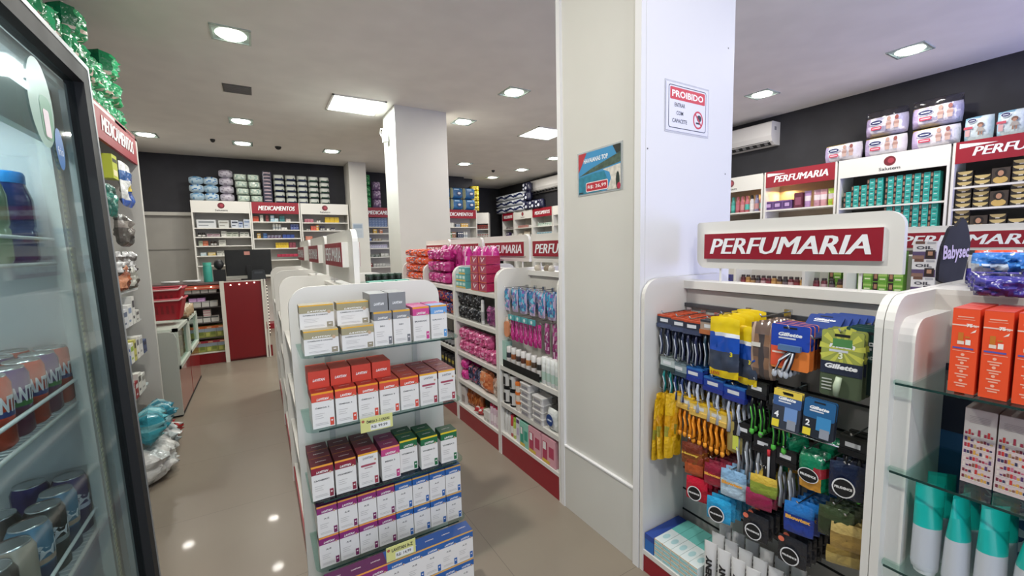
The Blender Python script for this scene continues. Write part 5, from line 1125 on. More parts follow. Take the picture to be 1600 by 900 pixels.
# ---- fourth bay: orange packs
om = [soft_me(.12, .078, .12, ['#e8582c', '#f07038', '#3a3058', '#c8a8b4', '#e04c20'], 110+i, .01, 6) for i in range(4)]
for i in range(5):
    for j in range(4): mk(om[(i+j) % 4], 'pad_pack', (1.50, 4.765-i*.135, 1.168+j*.083), GR, label=f"orange and navy pad pack, fourth bay, {nth(i, 5)} stack, {lay(j, 4)}", cat='pack', group='orange and navy pad packs')
ot = soft_me(.12, .33, .09, ['#e8582c', '#f07038', '#3a3058', '#c8a8b4', '#e04c20'], 119, .01, 6)
for i in range(5): mk(ot, 'pad_pack', (1.615, 4.765-i*.135, 1.168), GR, label=f"orange pad pack in the rear of the fourth bay top, {nth(i, 5)}", cat='pack', group='orange and navy pad packs')
for i in range(5): mk(carton_me(.1, .15, .08, ('#a8a4a0', '#4a3a5c', '#8a2c4c')[i % 3], [(.1, .9, .3, .7, '#d8d4d0')]), 'carton', (1.47, 4.76-i*.13, .909), GR, label=f"mixed colour carton, fourth bay second shelf, {nth(i, 5)}", cat='carton', group='mixed cartons in the fourth bay')
# little items on top ledge near the pillar
for i in range(7):
    b = MB(); b.lathe([(.018, 0), (.024, .01), (.022, .028), (.01, .04)], M(('#c9bfae', '#8a7c6a', '#d8d2c8')[i % 3], .4), 10); b.obj('trinket_jar', loc=(1.70+.02*(i % 2), 2.50-i*.085, 1.326), label=f"small beige jar on the ledge under the far perfume sign, {nth(i, 7)}", cat='jar', group='small beige jars')

# ------------------------------------------------------------------ next aisle row goods
gb = carton_me(.088, .075, .08, '#6fa83a', [(0, 1, .55, .75, '#a8c86a'), (.05, .4, .05, .95, '#2c1c18'), (.13, .34, .3, .75, '#a87a5c'), (.5, .9, .2, .35, '#dce8b4')])
for i in range(2):
    for j in range(4): mk(gb, 'dye_carton', (4.075, 1.72-i*.10-.10, 1.091+j*.0765), GR, label=f"green hair dye carton in next aisle, {'left' if i == 0 else 'right'} stack of the pair, {lay(j, 4)}", cat='carton', group='green dye cartons')
for i in range(3): mk(gb, 'dye_carton', (4.075, 1.42-i*.092, 1.091), GR, label=f"green dye carton at bottom beside white ones, next aisle, {nth(i, 3)}", cat='carton', group='green dye cartons')
for i in range(3):
    for j in range(1, 4): mk(gb, 'dye_carton', (4.075, 1.42-i*.092, 1.091+j*.0765), GR, label=f"green dye carton left of the white ones, next aisle, {nth(i, 3)} stack, {lay(j, 4)}", cat='carton', group='green dye cartons')
wb = carton_me(.125, .125, .08, '#dedcda', [(.0, 1, 0, .42, '#5a4a6c'), (.0, .5, 0, .2, '#8a6a5c'), (.55, .95, .02, .5, '#2a1c1c'), (.65, .85, .2, .42, '#b08468'), (.1, .5, .85, 1, '#6a4a3c'), (.6, .95, .85, .95, '#a8a8ac')], 'OIL', '#4a4a50')
for j in range(3): mk(wb, 'dye_carton', (4.075, 1.085, 1.091+j*.126), GR, label=f"white oil dye carton with portrait, next aisle, {lay(j, 3)}", cat='carton', group='white oil dye cartons')
for i in range(5):
    for j in range(2): mk(carton_me(.11, .12, .08, '#c9c6c2', [(.1, .9, .2, .5, '#8fa8a0')]), 'dye_carton', (4.075, .93-i*.12, 1.091+j*.121), GR, label=f"pale grey carton behind the diaper packs, {nth(i, 5)}, {'lower' if j == 0 else 'upper'}", cat='carton', group='pale grey cartons')
nb = [bottle_me(.022, .092, c, '#2a1c1c', l, .2, .7) for c, l in (('#5a2028', '#8a3a44'), ('#3c2420', '#b08a5c'), ('#6a2430', '#c9a8a8'), ('#a87a3c', '#c89a5c'), ('#2a2426', '#7a6a6c'))]
for i in range(12): put_bottle(nb[(i*3) % 5], (3.94, 2.325-i*.0468, 1.091), GR, f"tiny dark nail polish bottle in next aisle, middle group, {nth(i, 12)}", 'tiny dark bottles')
for i in range(4): put_bottle(nb[(i*2) % 5], (3.94, 1.71-i*.056, 1.091), GR, f"tiny dark bottle in next aisle, right group, {nth(i, 4)}", 'tiny dark bottles')
for i in range(4): mk(carton_me(.05, .085, .04, ('#a89a5c', '#b8a86a', '#8a7c4a', '#3a3a7c')[i], [(.2, .8, .4, .6, '#3c3a34')]), 'carton', (3.96, 2.66-i*.062, 1.091), GR, label=f"small carton in next aisle below the big sign left end, {nth(i, 4)}", cat='carton', group='small khaki cartons')

# ------------------------------------------------------------------ right wall cabinets
WX = 6.31
tbx = carton_me(.074, .063, .10, '#2fa39a', [(.0, .32, 0, 1, '#1c1a1c'), (.05, .26, .25, .85, '#8a6a58'), (.45, .9, .6, .75, '#1c6a66'), (.45, .8, .2, .3, '#c9e8e4')], topc='#1a1a1c')
cols_n = [3, 4, 4, 5, 5, 5, 5, 5, 5, 5, 5]
for sh_, z0 in ((0, 1.876), (1, 1.601)):
    for i in range(11):
        n = (cols_n if sh_ == 0 else [1, 2, 2, 3, 3, 4, 4, 4, 4, 4, 4])[i]
        if i == 5 and sh_ == 0: n = 5
        for j in range(n): mk(tbx, 'dye_carton', (WX, 2.425-i*.0765-(.02 if i > 4 else 0), z0+j*.0635), GR, label=f"teal hair dye carton, {nth(i, 11)} stack, {NUM[j]} up, {'upper' if sh_ == 0 else 'lower'} teal shelf", cat='carton', group='teal hair dye cartons')
kbx = MB(); kbx.box(-.056, .056, -.04, .04, 0, .052, CARD('#2a241e')); kbx.add([(.054*math.cos(a), -.0408, .048-.034*math.sin(a)) for a in [PI*k/8 for k in range(9)]], [tuple(range(9))], CARD('#c2ac72')); kbx.dec(-.014, .014, .006, .016, -.0414, CARD('#c9c2b8')); kbx = kbx.mesh('carton')
kfx = MB(); kfx.box(-.06, .06, -.04, .04, 0, .15, CARD('#3c322a')); kfx.disc(0, .035, .05, .034, -.0408, CARD('#c2a25c')); kfx.disc(0, .1, .038, .042, -.0410, CARD('#1c1614')); kfx.disc(0, .098, .02, .027, -.0416, CARD('#b08468')); kfx = kfx.mesh('carton')
for s, (z0, L) in enumerate(((2.001, [3, 2, -1, 4, 3, 3, 3]), (1.781, [4, 4, -1, 4, 3, 2, 2]), (1.551, [4, -1, 3, 2, 2, 2, 2]))):
    for i, n in enumerate(L):
        y = 1.42-i*.125
        if n < 0: mk(kfx, 'dye_carton', (WX-.02, y, z0), GR, label=f"dark dye carton with full portrait, {('upper', 'second', 'third')[s]} shelf, rightmost cabinet", cat='carton', group='dark portrait dye cartons')
        else:
            for j in range(n): mk(kbx, 'dye_carton', (WX, y, z0+j*.053), GR, label=f"black and gold dye carton, {nth(i, 7)} stack, {NUM[j]} up, {('upper', 'second', 'third')[s]} shelf", cat='carton', group='black and gold dye cartons')
# warm lit shelf
mk(carton_me(.36, .12, .10, '#6a4c84', [(.03, .3, .15, .85, '#4a2c64'), (.35, .65, .15, .85, '#4a2c64'), (.7, .97, .15, .85, '#4a2c64'), (.08, .24, .3, .7, '#b89ac8'), (.4, .58, .3, .7, '#b89ac8'), (.76, .92, .3, .7, '#b89ac8')]), 'carton', (WX, 3.24, 1.926), GR, label='long violet gift carton on the warm lit shelf', cat='carton')
mk(carton_me(.10, .20, .08, '#5a1c34', [(.15, .85, .2, .7, '#8a4a64')]), 'carton', (WX, 2.985, 1.926), GR, label='dark wine carton standing on the warm lit shelf', cat='carton')
for i, (c, y) in enumerate((('#a884b4', 2.885), ('#b48494', 2.775), ('#c8949c', 2.70), ('#a8c83a', 2.61))): put_tube(tube_prod(.085, .215, .05, c, c, ((.3, .6, '#d8ccd4'),)), (WX, y, 1.926), GR, f"{('lilac', 'mauve', 'rose', 'lime green')[i]} squeeze tube on the warm lit shelf", 'squeeze tubes on the warm lit shelf')
m = MB(); m.lathe([(.045, 0), (.055, .03), (.05, .09), (.03, .11)], M('#c8864a', .3), 14); m.obj('cream_jar', loc=(WX, 2.545, 1.926), label='round amber jar at right end of the warm lit shelf', cat='jar')
pc = ['#b46a70', '#2f8f84', '#a85660', '#b4606c', '#b4606c', '#d0ccd0', '#8480a4', '#a8504c']
for i, c in enumerate(pc): put_bottle(bottle_me(.032, .24, c, c if i != 5 else '#1c1c1e', ('#c48a8c', '#4fb0a4', '#b86a74')[i % 3] if i != 5 else '#e0dcdc', .22, .6), (WX, 3.985-i*.072, 1.926), GR, f"{('pink', 'teal', 'dusty red', 'rose', 'rose', 'white', 'grey violet', 'brick red')[i]} shampoo bottle beside the pillar, {nth(i, 8)}", 'shampoo bottles beside the pillar')
for i in range(8):
    mk(carton_me(.08, .16, .06, ('#8a7c6c', '#a8907c', '#6c5c54')[i % 3], [(.1, .9, .2, .6, '#c9b8a8')]), 'carton', (WX, 3.98-i*.1, 1.601), GR, label=f"beige carton on the lower shelf beside the pillar, {nth(i, 8)}", cat='carton', group='beige cartons beside the pillar')
# big diaper packs on right wall cabinets
def big_diaper(w, h, d, c_side, c_top, seed, kind=0):
    a, b, c = FILM('#d6d2dc' if kind == 0 else '#c9d6dc'), FILM(c_side), FILM(c_top); m = MB()
    m.pillow(w, d, h, lambda u, v, k: c if v > .86 and u < .2 else (b if u < -.55 else a), 10, 8, p=7, wr=.008, seed=seed, flat=2.2); y = -d/2-.006
    m.disc(-w*.15, h*(.62 if kind == 0 else .80), w*.16, h*(.13 if kind == 0 else .09), y, CARD('#e2e4ee'), 16); m.disc(-w*.15, h*(.62 if kind == 0 else .80), w*.145, h*(.11 if kind == 0 else .075), y-.0006, CARD('#232a5a'), 16)
    m.dec(-w*.24, -w*.06, h*.60 if kind == 0 else h*.785, h*.64 if kind == 0 else h*.81, y-.0012, CARD('#dfe2ee'))
    if kind == 0:
        m.add([(x_, y, z_) for x_, z_ in rrect(-w*.27, -w*.02, h*.26, h*.42, h*.05)], [tuple(range(20))], CARD('#b83a54')); m.dec(-w*.24, -w*.05, h*.32, h*.36, y-.0006, CARD('#e8c8d0'))
        for q, s in ((.14, 1.), (.32, 1.05)): m.disc(w*q, h*.72, w*.045, h*.11, y, CARD('#8a4a44' if q > .2 else '#b08c80'), 10); m.dec(w*(q-.05), w*(q+.05), h*.22, h*.6, y, CARD('#b89c94')); m.dec(w*(q-.06), w*(q+.06), h*.40, h*.52, y-.0005, CARD('#a07c74'))
    else:
        m.dec(-w*.42, -w*.12, h*.48, h*.58, y, CARD('#b84a5c')); m.dec(-w*.36, -w*.2, h*.2, h*.46, y, CARD('#c49a9c'))
        m.disc(w*.14, h*.6, w*.11, h*.09, y, CARD('#6a4a40'), 12); m.disc(w*.14, h*.56, w*.07, h*.06, y-.0005, CARD('#a87c68'), 12); m.add([(w*.0, y, h*.34), (w*.3, y, h*.34), (w*.22, y, h*.5), (w*.06, y, h*.5)], [(0, 1, 2, 3)], CARD('#9a9490')); m.dec(w*.07, w*.13, h*.2, h*.34, y, CARD('#8a6a5c')); m.dec(w*.17, w*.23, h*.2, h*.34, y, CARD('#8a6a5c'))
    return m.mesh('diaper_pack')
bd = [big_diaper(.39, .225, .24, '#b4a4cc', '#d8b84a', s) for s in (1, 2, 3)]
DP = []
for i, (y, j, w_) in enumerate(((2.53, 0, 1), (2.115, 0, 1), (2.115, 1, 1), (1.69, 0, 1.0), (1.69, 1, 1.04))):
    o = mk(bd[i % 3], 'diaper_pack', (6.37, y, 2.452+j*.232), GR, scale=(w_, 1, 1), label=f"large white and lilac diaper pack on the right wall cabinets, {('single one at left', 'lower of middle stack', 'upper of middle stack', 'lower of right stack', 'upper of right stack')[i]}", cat='pack', group='large lilac diaper packs')
    if j: DP.append(o)
bl = big_diaper(.21, .25, .16, '#a8cce0', '#8fc0dc', 8, 1)
for i in range(4): mk(bl, 'diaper_pack', (6.36, 1.365-i*.225, 2.452), GR-.05, label=f"upright pale blue diaper pack above the right red header, {nth(i, 4)}", cat='pack', group='upright pale blue diaper packs')
WRAP = glass_mat('clear_wrap', '#e4e4f0', .12, .12)
for o in DP:
    m = MB(); m.pillow(.395, .27, .32, WRAP, 12, 10, p=6, wr=.03, seed=4, flat=2.2); mk(m.mesh('plastic_wrap'), 'plastic_wrap', (0, 0, -.02), parent=o, label='loose clear plastic wrap')

# ------------------------------------------------------------------ medicine shelves: generic fill
def fill(x0, z, y, specs, where, rz=0, grp=None):
    """specs: (gap, kind, colour name, hex, w, h, count, layers[, mark hex]); runs along local x from x0"""
    x = x0; c, s = math.cos(rz), math.sin(rz)
    for si, sp in enumerate(specs):
        gap, kind, cn_, hx, w, h, n, L = sp[:8]; mkc = sp[8] if len(sp) > 8 else '#e4e2de'; x += gap
        if kind == 'b': pr = bottle_me(w*.46, h, hx, mkc, '#dcdad6' if hx != '#d9d8d4' else '#a8b0b8', .2, .8)
        else: me = carton_me(w*.96, h*.98, .09, hx, [(.1, .9, .62, .82, mkc), (.1, .6, .25, .35, mkc)])
        for i in range(n):
            for j in range(L):
                lx = x+w/2+i*w; loc = (y[0]+lx*c-y[1]*0, y[1]+lx*s, z+j*h)
                lab = f"{cn_} {'bottle' if kind == 'b' else 'carton'}, {nth(i, n)}{', '+lay(j, L) if L > 1 else ''}, {where}"
                if kind == 'b': put_bottle(pr, loc, rz, lab, grp or 'medicine shelf goods')
                else: mk(me, 'medicine_carton', loc, rz, label=lab, cat='carton', group=grp or 'medicine shelf goods')
        x += n*w
YM = 9.60
fill(-.93, 1.966, (0, YM), [(.0, 'c', 'wide white device', '#c9cccf', .30, .15, 1, 1, '#7c8288'), (.03, 'c', 'white device', '#c4c6c2', .165, .14, 1, 1, '#8c8a84'), (.03, 'c', 'white and grey device', '#c0c6d0', .12, .145, 1, 1, '#3a4250'), (.0, 'c', 'navy striped', '#a8b4c8', .07, .12, 1, 1, '#2c3c6c'), (.01, 'c', 'pale blue white', '#c4ccd8', .11, .165, 1, 1, '#8494b4')], 'upper shelf, leftmost back cabinet')
fill(-.93, 1.801, (0, YM), [(.0, 'b', 'dark round', '#2a2628', .06, .08, 2, 1, '#3a3638'), (.02, 'c', 'pinkish grey low', '#a8989c', .10, .06, 2, 1, '#6a3c50'), (.02, 'c', 'white tall', '#d0d0ca', .08, .105, 1, 1, '#9a9a94'), (.0, 'c', 'grey green', '#b4b8ac', .095, .09, 2, 1, '#5c6454'), (.02, 'c', 'white round marked', '#c9c9c2', .075, .085, 2, 1, '#6c7468')], 'second shelf, leftmost back cabinet')
fill(-.92, 1.641, (0, YM), [(.0, 'c', 'pale green', '#a8b09c', .06, .09, 1, 1, '#7c8470'), (.0, 'c', 'brick orange', '#b05a40', .08, .09, 1, 1, '#c88a6c'), (.03, 'b', 'brown', '#4a3c34', .05, .08, 2, 1, '#2c2622'), (.03, 'c', 'white', '#c4c4bc', .11, .105, 1, 1, '#9c9c96')], 'third shelf, leftmost back cabinet')
fill(-.91, 1.461, (0, YM), [(.0, 'c', 'pale blue', '#a8bcc4', .09, .06, 1, 1), (.02, 'c', 'sand yellow', '#bca45c', .12, .06, 1, 1), (.02, 'c', 'white low', '#c4c4bc', .08, .08, 2, 1, '#7c7c76')], 'fourth shelf, leftmost back cabinet')
fill(-.05, 2.086, (0, YM), [(.0, 'c', 'vermilion', '#c04a30', .10, .10, 1, 1, '#a83820'), (.02, 'c', 'slim white', '#d0d0c8', .055, .13, 1, 1, '#a8b0a8'), (.04, 'c', 'maroon', '#7a2c30', .05, .135, 1, 1, '#a04848'), (.03, 'c', 'light blue tall', '#9cc0d4', .065, .13, 1, 1), (.0, 'c', 'light blue low', '#a4c4d0', .07, .07, 1, 1), (.02, 'c', 'dark teal', '#2c6c70', .09, .028, 1, 4, '#4c8c90'), (.02, 'c', 'small white', '#cccac4', .04, .06, 2, 1, '#8c4c54')], 'top shelf, red header back cabinet')
fill(.02, 1.931, (0, YM), [(.25, 'b', 'white', '#d9d8d4', .05, .12, 2, 1, '#e4e4e0'), (.0, 'b', 'white', '#d9d8d4', .05, .12, 1, 1, '#c4c4c0'), (.0, 'c', 'small white low', '#c8c8c4', .05, .045, 2, 1), (.06, 'c', 'navy blue', '#26387c', .05, .055, 3, 2, '#8c98c4')], 'second shelf, red header back cabinet')
fill(-.04, 1.766, (0, YM), [(.04, 'c', 'amber', '#c49838', .06, .10, 1, 1), (.04, 'c', 'dark blue', '#26508c', .07, .05, 1, 2, '#7c9cc4'), (.0, 'c', 'blue and maroon', '#4c3450', .06, .065, 4, 1, '#a8b4cc'), (.02, 'c', 'royal blue', '#26408c', .07, .075, 3, 1, '#3c5ca8')], 'third shelf, red header back cabinet')
fill(.30, 1.576, (0, YM), [(.0, 'c', 'bright yellow', '#d4b428', .045, .105, 5, 1, '#b89418'), (.01, 'c', 'dull maroon', '#7c3040', .06, .11, 2, 1, '#a05060')], 'fourth shelf, red header back cabinet')
fill(.31, 1.40, (0, YM-.08), [(.0, 'c', 'crimson', '#a01c3c', .07, .055, 6, 1, '#c84c64')], 'fifth shelf behind the monitor')
fill(.84, 2.076, (0, YM), [(.0, 'c', 'dusty pink', '#a45c6c', .055, .075, 3, 1, '#c48c98'), (.06, 'b', 'white small', '#c8c4bc', .04, .06, 2, 1, '#6c5444'), (.08, 'c', 'bright yellow large', '#d0ac1c', .09, .115, 3, 1, '#dcc040')], 'top shelf, right back cabinet')
fill(.84, 1.916, (0, YM), [(.03, 'b', 'dark', '#3c3c40', .04, .06, 2, 1, '#6c6c70'), (.0, 'c', 'vermilion', '#c8503c', .05, .095, 2, 1, '#e08c74'), (.0, 'c', 'amber tall', '#dca040', .045, .115, 1, 1), (.03, 'b', 'navy', '#2c2c4c', .045, .09, 2, 1, '#4c4c6c'), (.03, 'c', 'small white', '#ccccc8', .05, .04, 1, 1), (.04, 'b', 'navy small', '#2c3458', .04, .06, 2, 1, '#20243c')], 'second shelf, right back cabinet')
fill(.84, 1.701, (0, YM), [(.0, 'c', 'salmon flat', '#c8745c', .13, .025, 1, 4, '#e0b0a0'), (.10, 'c', 'grey', '#8c8c90', .06, .08, 3, 1)], 'third shelf, right back cabinet')
Y2 = 10.10
fill(2.08, 2.021, (0, Y2), [(.0, 'c', 'steel blue', '#5c74a0', .068, .05, 8, 4, '#a4b4d0')], 'top shelf past the rear column')
fill(2.08, 1.871, (0, Y2), [(.22, 'c', 'yellow', '#d4a830', .08, .10, 1, 1), (.06, 'c', 'orange', '#c87848', .07, .09, 1, 1)], 'second shelf past the rear column')
fill(2.08, 1.701, (0, Y2), [(.03, 'c', 'blue', '#4c68a8', .07, .08, 2, 1), (.02, 'c', 'brown low', '#7c6c4c', .07, .05, 3, 1)], 'third shelf past the rear column')
fill(2.08, 1.531, (0, Y2), [(.0, 'c', 'white and violet', '#c4c4d4', .052, .085, 10, 1, '#8c7ca8')], 'fourth shelf past the rear column')
fill(2.08, 1.331, (0, Y2), [(.03, 'c', 'dark green', '#3c4c44', .10, .06, 3, 1), (.03, 'c', 'pale', '#b4b4ac', .09, .08, 2, 1)], 'fifth shelf past the rear column')
fill(2.08, 1.101, (0, Y2), [(.0, 'c', 'dark red', '#8c3430', .08, .09, 2, 1), (.02, 'c', 'grey low', '#a4a4a0', .07, .08, 4, 1)], 'low shelf past the rear column')
fill(3.98, 2.021, (0, Y2), [(.08, 'c', 'yellow', '#d4b040', .06, .10, 2, 1), (.0, 'c', 'white', '#d0d0c8', .06, .11, 2, 1), (.06, 'c', 'blue grey', '#6c7c94', .06, .08, 2, 1), (.02, 'c', 'amber', '#d8a838', .065, .09, 3, 1)], 'top shelf, cabinet right of middle column')
fill(3.98, 1.751, (0, Y2), [(.06, 'c', 'lime', '#a8b438', .05, .15, 2, 1), (.0, 'c', 'green', '#4c7c4c', .05, .14, 2, 1), (.0, 'c', 'brown', '#8c5c40', .05, .15, 2, 1), (.06, 'c', 'navy', '#2c3450', .05, .15, 3, 1), (.02, 'b', 'white', '#d9d8d4', .06, .15, 2, 1, '#bcbcb8')], 'second shelf, cabinet right of middle column')
fill(3.98, 1.501, (0, Y2), [(.06, 'c', 'orange flat', '#d0583c', .14, .06, 5, 1, '#e89878')], 'third shelf, cabinet right of middle column')
fill(-.26, 2.001, (5.47, 10.76), [(.02, 'c', 'dark red banded', '#5c3434', .07, .13, 6, 1, '#c4442c')], 'upper shelf of the angled corner cabinet', rz=-R(35))
fill(-.26, 1.751, (5.47, 10.76), [(.02, 'c', 'pale and red', '#b4b4ac', .07, .13, 6, 1, '#8c3434')], 'second shelf of the angled corner cabinet', rz=-R(35))
def fw(y0, z, specs, where): fill(0, z, (6.33, y0), specs, where, rz=GR)
fw(10.90, 2.001, [(.05, 'c', 'dark wine', '#4c2c3c', .10, .05, 4, 1)], 'upper shelf, far red header wall cabinet')
fw(10.88, 1.751, [(.02, 'c', 'violet', '#4c3c6c', .09, .16, 2, 1), (.1, 'b', 'white', '#d9d8d4', .07, .12, 3, 1, '#bcbcb8')], 'second shelf, far red header wall cabinet')
fw(10.22, 2.001, [(.04, 'c', 'salmon and white', '#b88c84', .10, .07, 5, 1, '#8c3c3c'), (.05, 'c', 'white', '#c4c0bc', .08, .06, 2, 1)], 'upper shelf, far emblem wall cabinet')
fw(10.22, 1.751, [(.04, 'c', 'cream', '#c4b8a8', .10, .10, 2, 1), (.06, 'b', 'cream', '#c8bca8', .07, .16, 4, 1, '#8c7c6c')], 'second shelf, far emblem wall cabinet')
fw(9.30, 2.001, [(.05, 'b', 'dark green', '#2c4c40', .05, .12, 1, 1), (.0, 'c', 'white and green', '#c4d0c8', .10, .08, 6, 1, '#3c6c54')], 'upper shelf, wall cabinet under the far air conditioner')
fw(9.30, 1.751, [(.05, 'c', 'pale blue', '#a8bcc8', .11, .10, 7, 1, '#4c8ca0')], 'second shelf, wall cabinet under the far air conditioner')
fw(8.36, 2.001, [(.1, 'b', 'black tall', '#26282c', .08, .2, 2, 1, '#3c3c40'), (.02, 'b', 'wine', '#5c2434', .07, .18, 2, 1)], 'upper shelf, wall cabinet by the pillar edge')
fw(8.36, 1.751, [(.1, 'b', 'dark', '#2c2c30', .08, .18, 3, 1), (.02, 'b', 'white', '#d9d8d4', .08, .2, 2, 1)], 'second shelf, wall cabinet by the pillar edge')
# ------------------------------------------------------------------ packs on top of back cabinets
def wipes(w, h, c, c2, seed, p=2.4): return soft_me(w, h, .20, [c, c, c2, c], seed, .012, p)
wa = [wipes(.215, .15, '#a4bccc', '#5c8cb4', 200, 1.9), wipes(.22, .15, '#b4c8d4', '#3c78b8', 201, 1.9), wipes(.22, .15, '#b8b4c0', '#8c8494', 202, 1.9)]
for j in range(3):
    for i in range(2): mk(wa[(i+j) % 2], 'diaper_pack', (-.88+i*.218, 9.60, 2.452+j*.145), label=f"pale blue puffy pack above leftmost back cabinet, {'left' if i == 0 else 'second'} column, {lay(j, 3)}", cat='pack', group='puffy packs on the back cabinets')
for j in range(4): mk(wa[2], 'diaper_pack', (-.425, 9.60, 2.452+j*.145), label=f"greyish puffy pack above leftmost back cabinet, third column, {lay(j, 4)}", cat='pack', group='puffy packs on the back cabinets')
wc = [soft_me(.205, .128, .2, ['#b8c4b8', '#c4ccc0', '#8ca49c', '#a8bcb0'], 210+i, .006, 7) for i in range(2)]
for i in range(2):
    for j in range(4): mk(wc[i], 'wipes_pack', (-.165+i*.215-.012*j, 9.60, 2.452+j*.131), label=f"rounded mint white pack on back cabinets, {'left' if i == 0 else 'right'} column, {lay(j, 4)}", cat='pack', group='rounded mint white packs')
pn = MB(); pn.box(-.075, .075, -.1, .1, 0, .064, FILM('#1c1836')); pn.add([(-.06, -.1005, .03), (.06, -.1005, .03), (.055, -.1005, .045), (0, -.1005, .052), (-.055, -.1005, .045)], [(0, 1, 2, 3, 4)], CARD('#b49ca4')); pn = pn.mesh('pack')
for j in range(9): mk(pn, 'pad_pack', (.235-.0*j, 9.60, 2.452+j*.0645), label=f"dark violet flat pack in the narrow stack, {NUM[j]} from bottom", cat='pack', group='dark violet flat packs')
def silver(c, seed):
    m = MB(); m.pillow(.185, .2, .108, lambda u, v, k: FILM(c) if v < .22 and u > -.7 else (FILM('#bcc0b8') if v < .75 else FILM('#a4a8a8')), 8, 8, p=9, wr=.005, seed=seed, flat=2.4); m.disc(.05, .035, .012, .012, -.103, CARD('#3c4448'), 8); return m.mesh('pack')
sv = [silver('#26345c', 1), silver('#2c3a5c', 2), silver('#2c4c40', 3)]
for i in range(5):
    for j in range(5): mk(sv[0 if i < 2 else 1 if i == 2 else 2], 'diaper_pack', (.435+i*.205, 9.60, 2.452+j*.11), label=f"silver {'and navy' if i < 3 else 'and green'} adult diaper pack, {nth(i, 5)} column, {lay(j, 5)}, back cabinets", cat='pack', group='silver diaper packs on back cabinets')
gm_, pm_ = soft_me(.24, .24, .2, ['#3c9c5c', '#5cb478', '#2c7c4c', '#84c490'], 220, .02, 3), soft_me(.2, .2, .2, ['#8c6c94', '#a48cac', '#5c4c6c', '#c4b4c8'], 221, .012, 5)
for j in range(3): mk(gm_, 'diaper_pack', (2.17, 10.08, 2.452+j*.25), label=f"bright green puffy pack past the rear column, {lay(j, 3)}", cat='pack', group='green puffy packs'); mk(pm_, 'diaper_pack', (2.42, 10.1, 2.452+j*.2), label=f"mauve pack beside the green puffy packs, {lay(j, 3)}", cat='pack', group='mauve packs')
def hp(c, c2, c3, w, h, s):
    m = MB(); m.pillow(w, .2, h, lambda u, v, k: FILM(c) if abs(u) < .85 else FILM('#b4b89c'), 8, 8, p=8, wr=.006, seed=s, flat=2.4); m.disc(w*.1, h*.42, w*.2, h*.2, -.106, CARD(c2), 14); m.disc(w*.1, h*.46, w*.13, h*.1, -.1066, CARD(c3), 12); m.dec(-w*.3, w*.1, h*.75, h*.86, -.106, CARD('#a4c4e0')); return m.mesh('pack')
bp_ = hp('#26649c', '#1c3868', '#d8dce4', .33, .27, 3)
for i in range(3):
    for j in range(2): mk(bp_, 'diaper_pack', (4.05+i*.34, 10.04, 2.452+j*.28), label=f"blue diaper pack with white face mark, {nth(i, 3)}, {'lower' if j == 0 else 'upper'}, by the dark beam", cat='pack', group='blue diaper packs')
ypk = soft_me(.24, .13, .2, ['#c8b42c', '#d8c83c', '#a48c24', '#7c7434'], 225, .006, 7)
for j in range(5): mk(ypk, 'diaper_pack', (5.02, 10.3, 2.452+j*.132), -.3, label=f"yellow diaper pack in the corner stack, {lay(j, 5)}", cat='pack', group='yellow diaper packs')
wv = MB(); wv.pillow(.5, .25, .17, lambda u, v, k: FILM('#1c2650') if abs(v-.5-.12*math.sin(4*u)) < .17 else FILM('#c4c8d0'), 14, 9, p=8, wr=.01, seed=4, flat=2.4); wv = wv.mesh('pack')
for i in range(3):
    for j in range(3): mk(wv, 'diaper_pack', (6.28, 11.0-i*.51, 2.452+j*.178), GR, label=f"white pack with navy wave above far wall cabinets, {nth(i, 3)}, {lay(j, 3)}", cat='pack', group='navy wave packs')
nv = MB(); nv.pillow(.27, .2, .24, lambda u, v, k: FILM('#1c1f40'), 8, 8, p=8, wr=.006, seed=5, flat=2.4)
for a, b, r_ in ((-.05, .16, .045), (.05, .08, .05), (-.06, .06, .03)): nv.disc(a, b, r_, r_*.8, -.107, CARD('#d0d4e0'), 12)
nv = nv.mesh('pack')
for i, (y, j) in enumerate(((9.60, 0), (9.60, 1), (9.30, 0), (9.02, 0), (9.60, 2))): mk(nv, 'diaper_pack', (6.26, y, 2.452+j*.245), GR, label=f"navy pack with white spots above the far wall cabinets, {('left stack lower', 'left stack middle', 'second', 'third', 'left stack top')[i]}", cat='pack', group='navy spotted packs')

# ------------------------------------------------------------------ red counter
CY = 6.95
t = thing('service_counter', 'red and white service counter with open front shelves in the left aisle', 'counter', (-.5, CY, 0))
RC = M('#74030a', .4, key='counter_red'); WP = M('#d4cfc4', .4, key='counter_white')
m = MB(); m.box(-.80, .585, .03, .5, 1.085, 1.11, M('#6b5a58', .3)); m.obj('countertop', t)
m = MB(); m.box(.06, .50, .0, .03, .03, 1.10, RC); m.box(.05, .51, .005, .03, 1.095, 1.112, WP); m.obj('front_panel', t)
for x0, x1 in ((.015, .062), (.50, .525), (.535, .555)):
    m = MB(); m.box(x0, x1, -.02, .04, 0, 1.12, WP); m.obj('post', t)
m = MB(); m.box(-.80, .015, .03, .06, 0, .14, RC); m.box(.01, .58, .04, .06, 0, .16, RC); m.obj('plinth', t)
m = MB(); m.box(-.80, .01, .42, .45, .14, 1.08, M('#4c443e', .6)); m.obj('back_panel', t)
for z in (.16, .36, .57, .78, .97):
    m = MB(); m.box(-.80, .015, .03, .42, z-.012, z, WP if z < .2 else M('#4a4340', .5)); m.obj('shelf', t)
m = MB(); m.box(-.80, .015, .02, .03, 1.02, 1.075, M('#b8503c', .25)); m.box(-.80, .015, .018, .02, 1.04, 1.05, M('#d49a7c', .3)); m.obj('trim_strip', t, label='orange red shiny strip under the countertop')
m = MB()
for k in range(16): m.lathe([(.005, 0), (.005, .010)], M('#fff0e0', .4, emit=1.2), 6, T=Matrix.Translation((.565, -.01, 1.02-.045*k)))
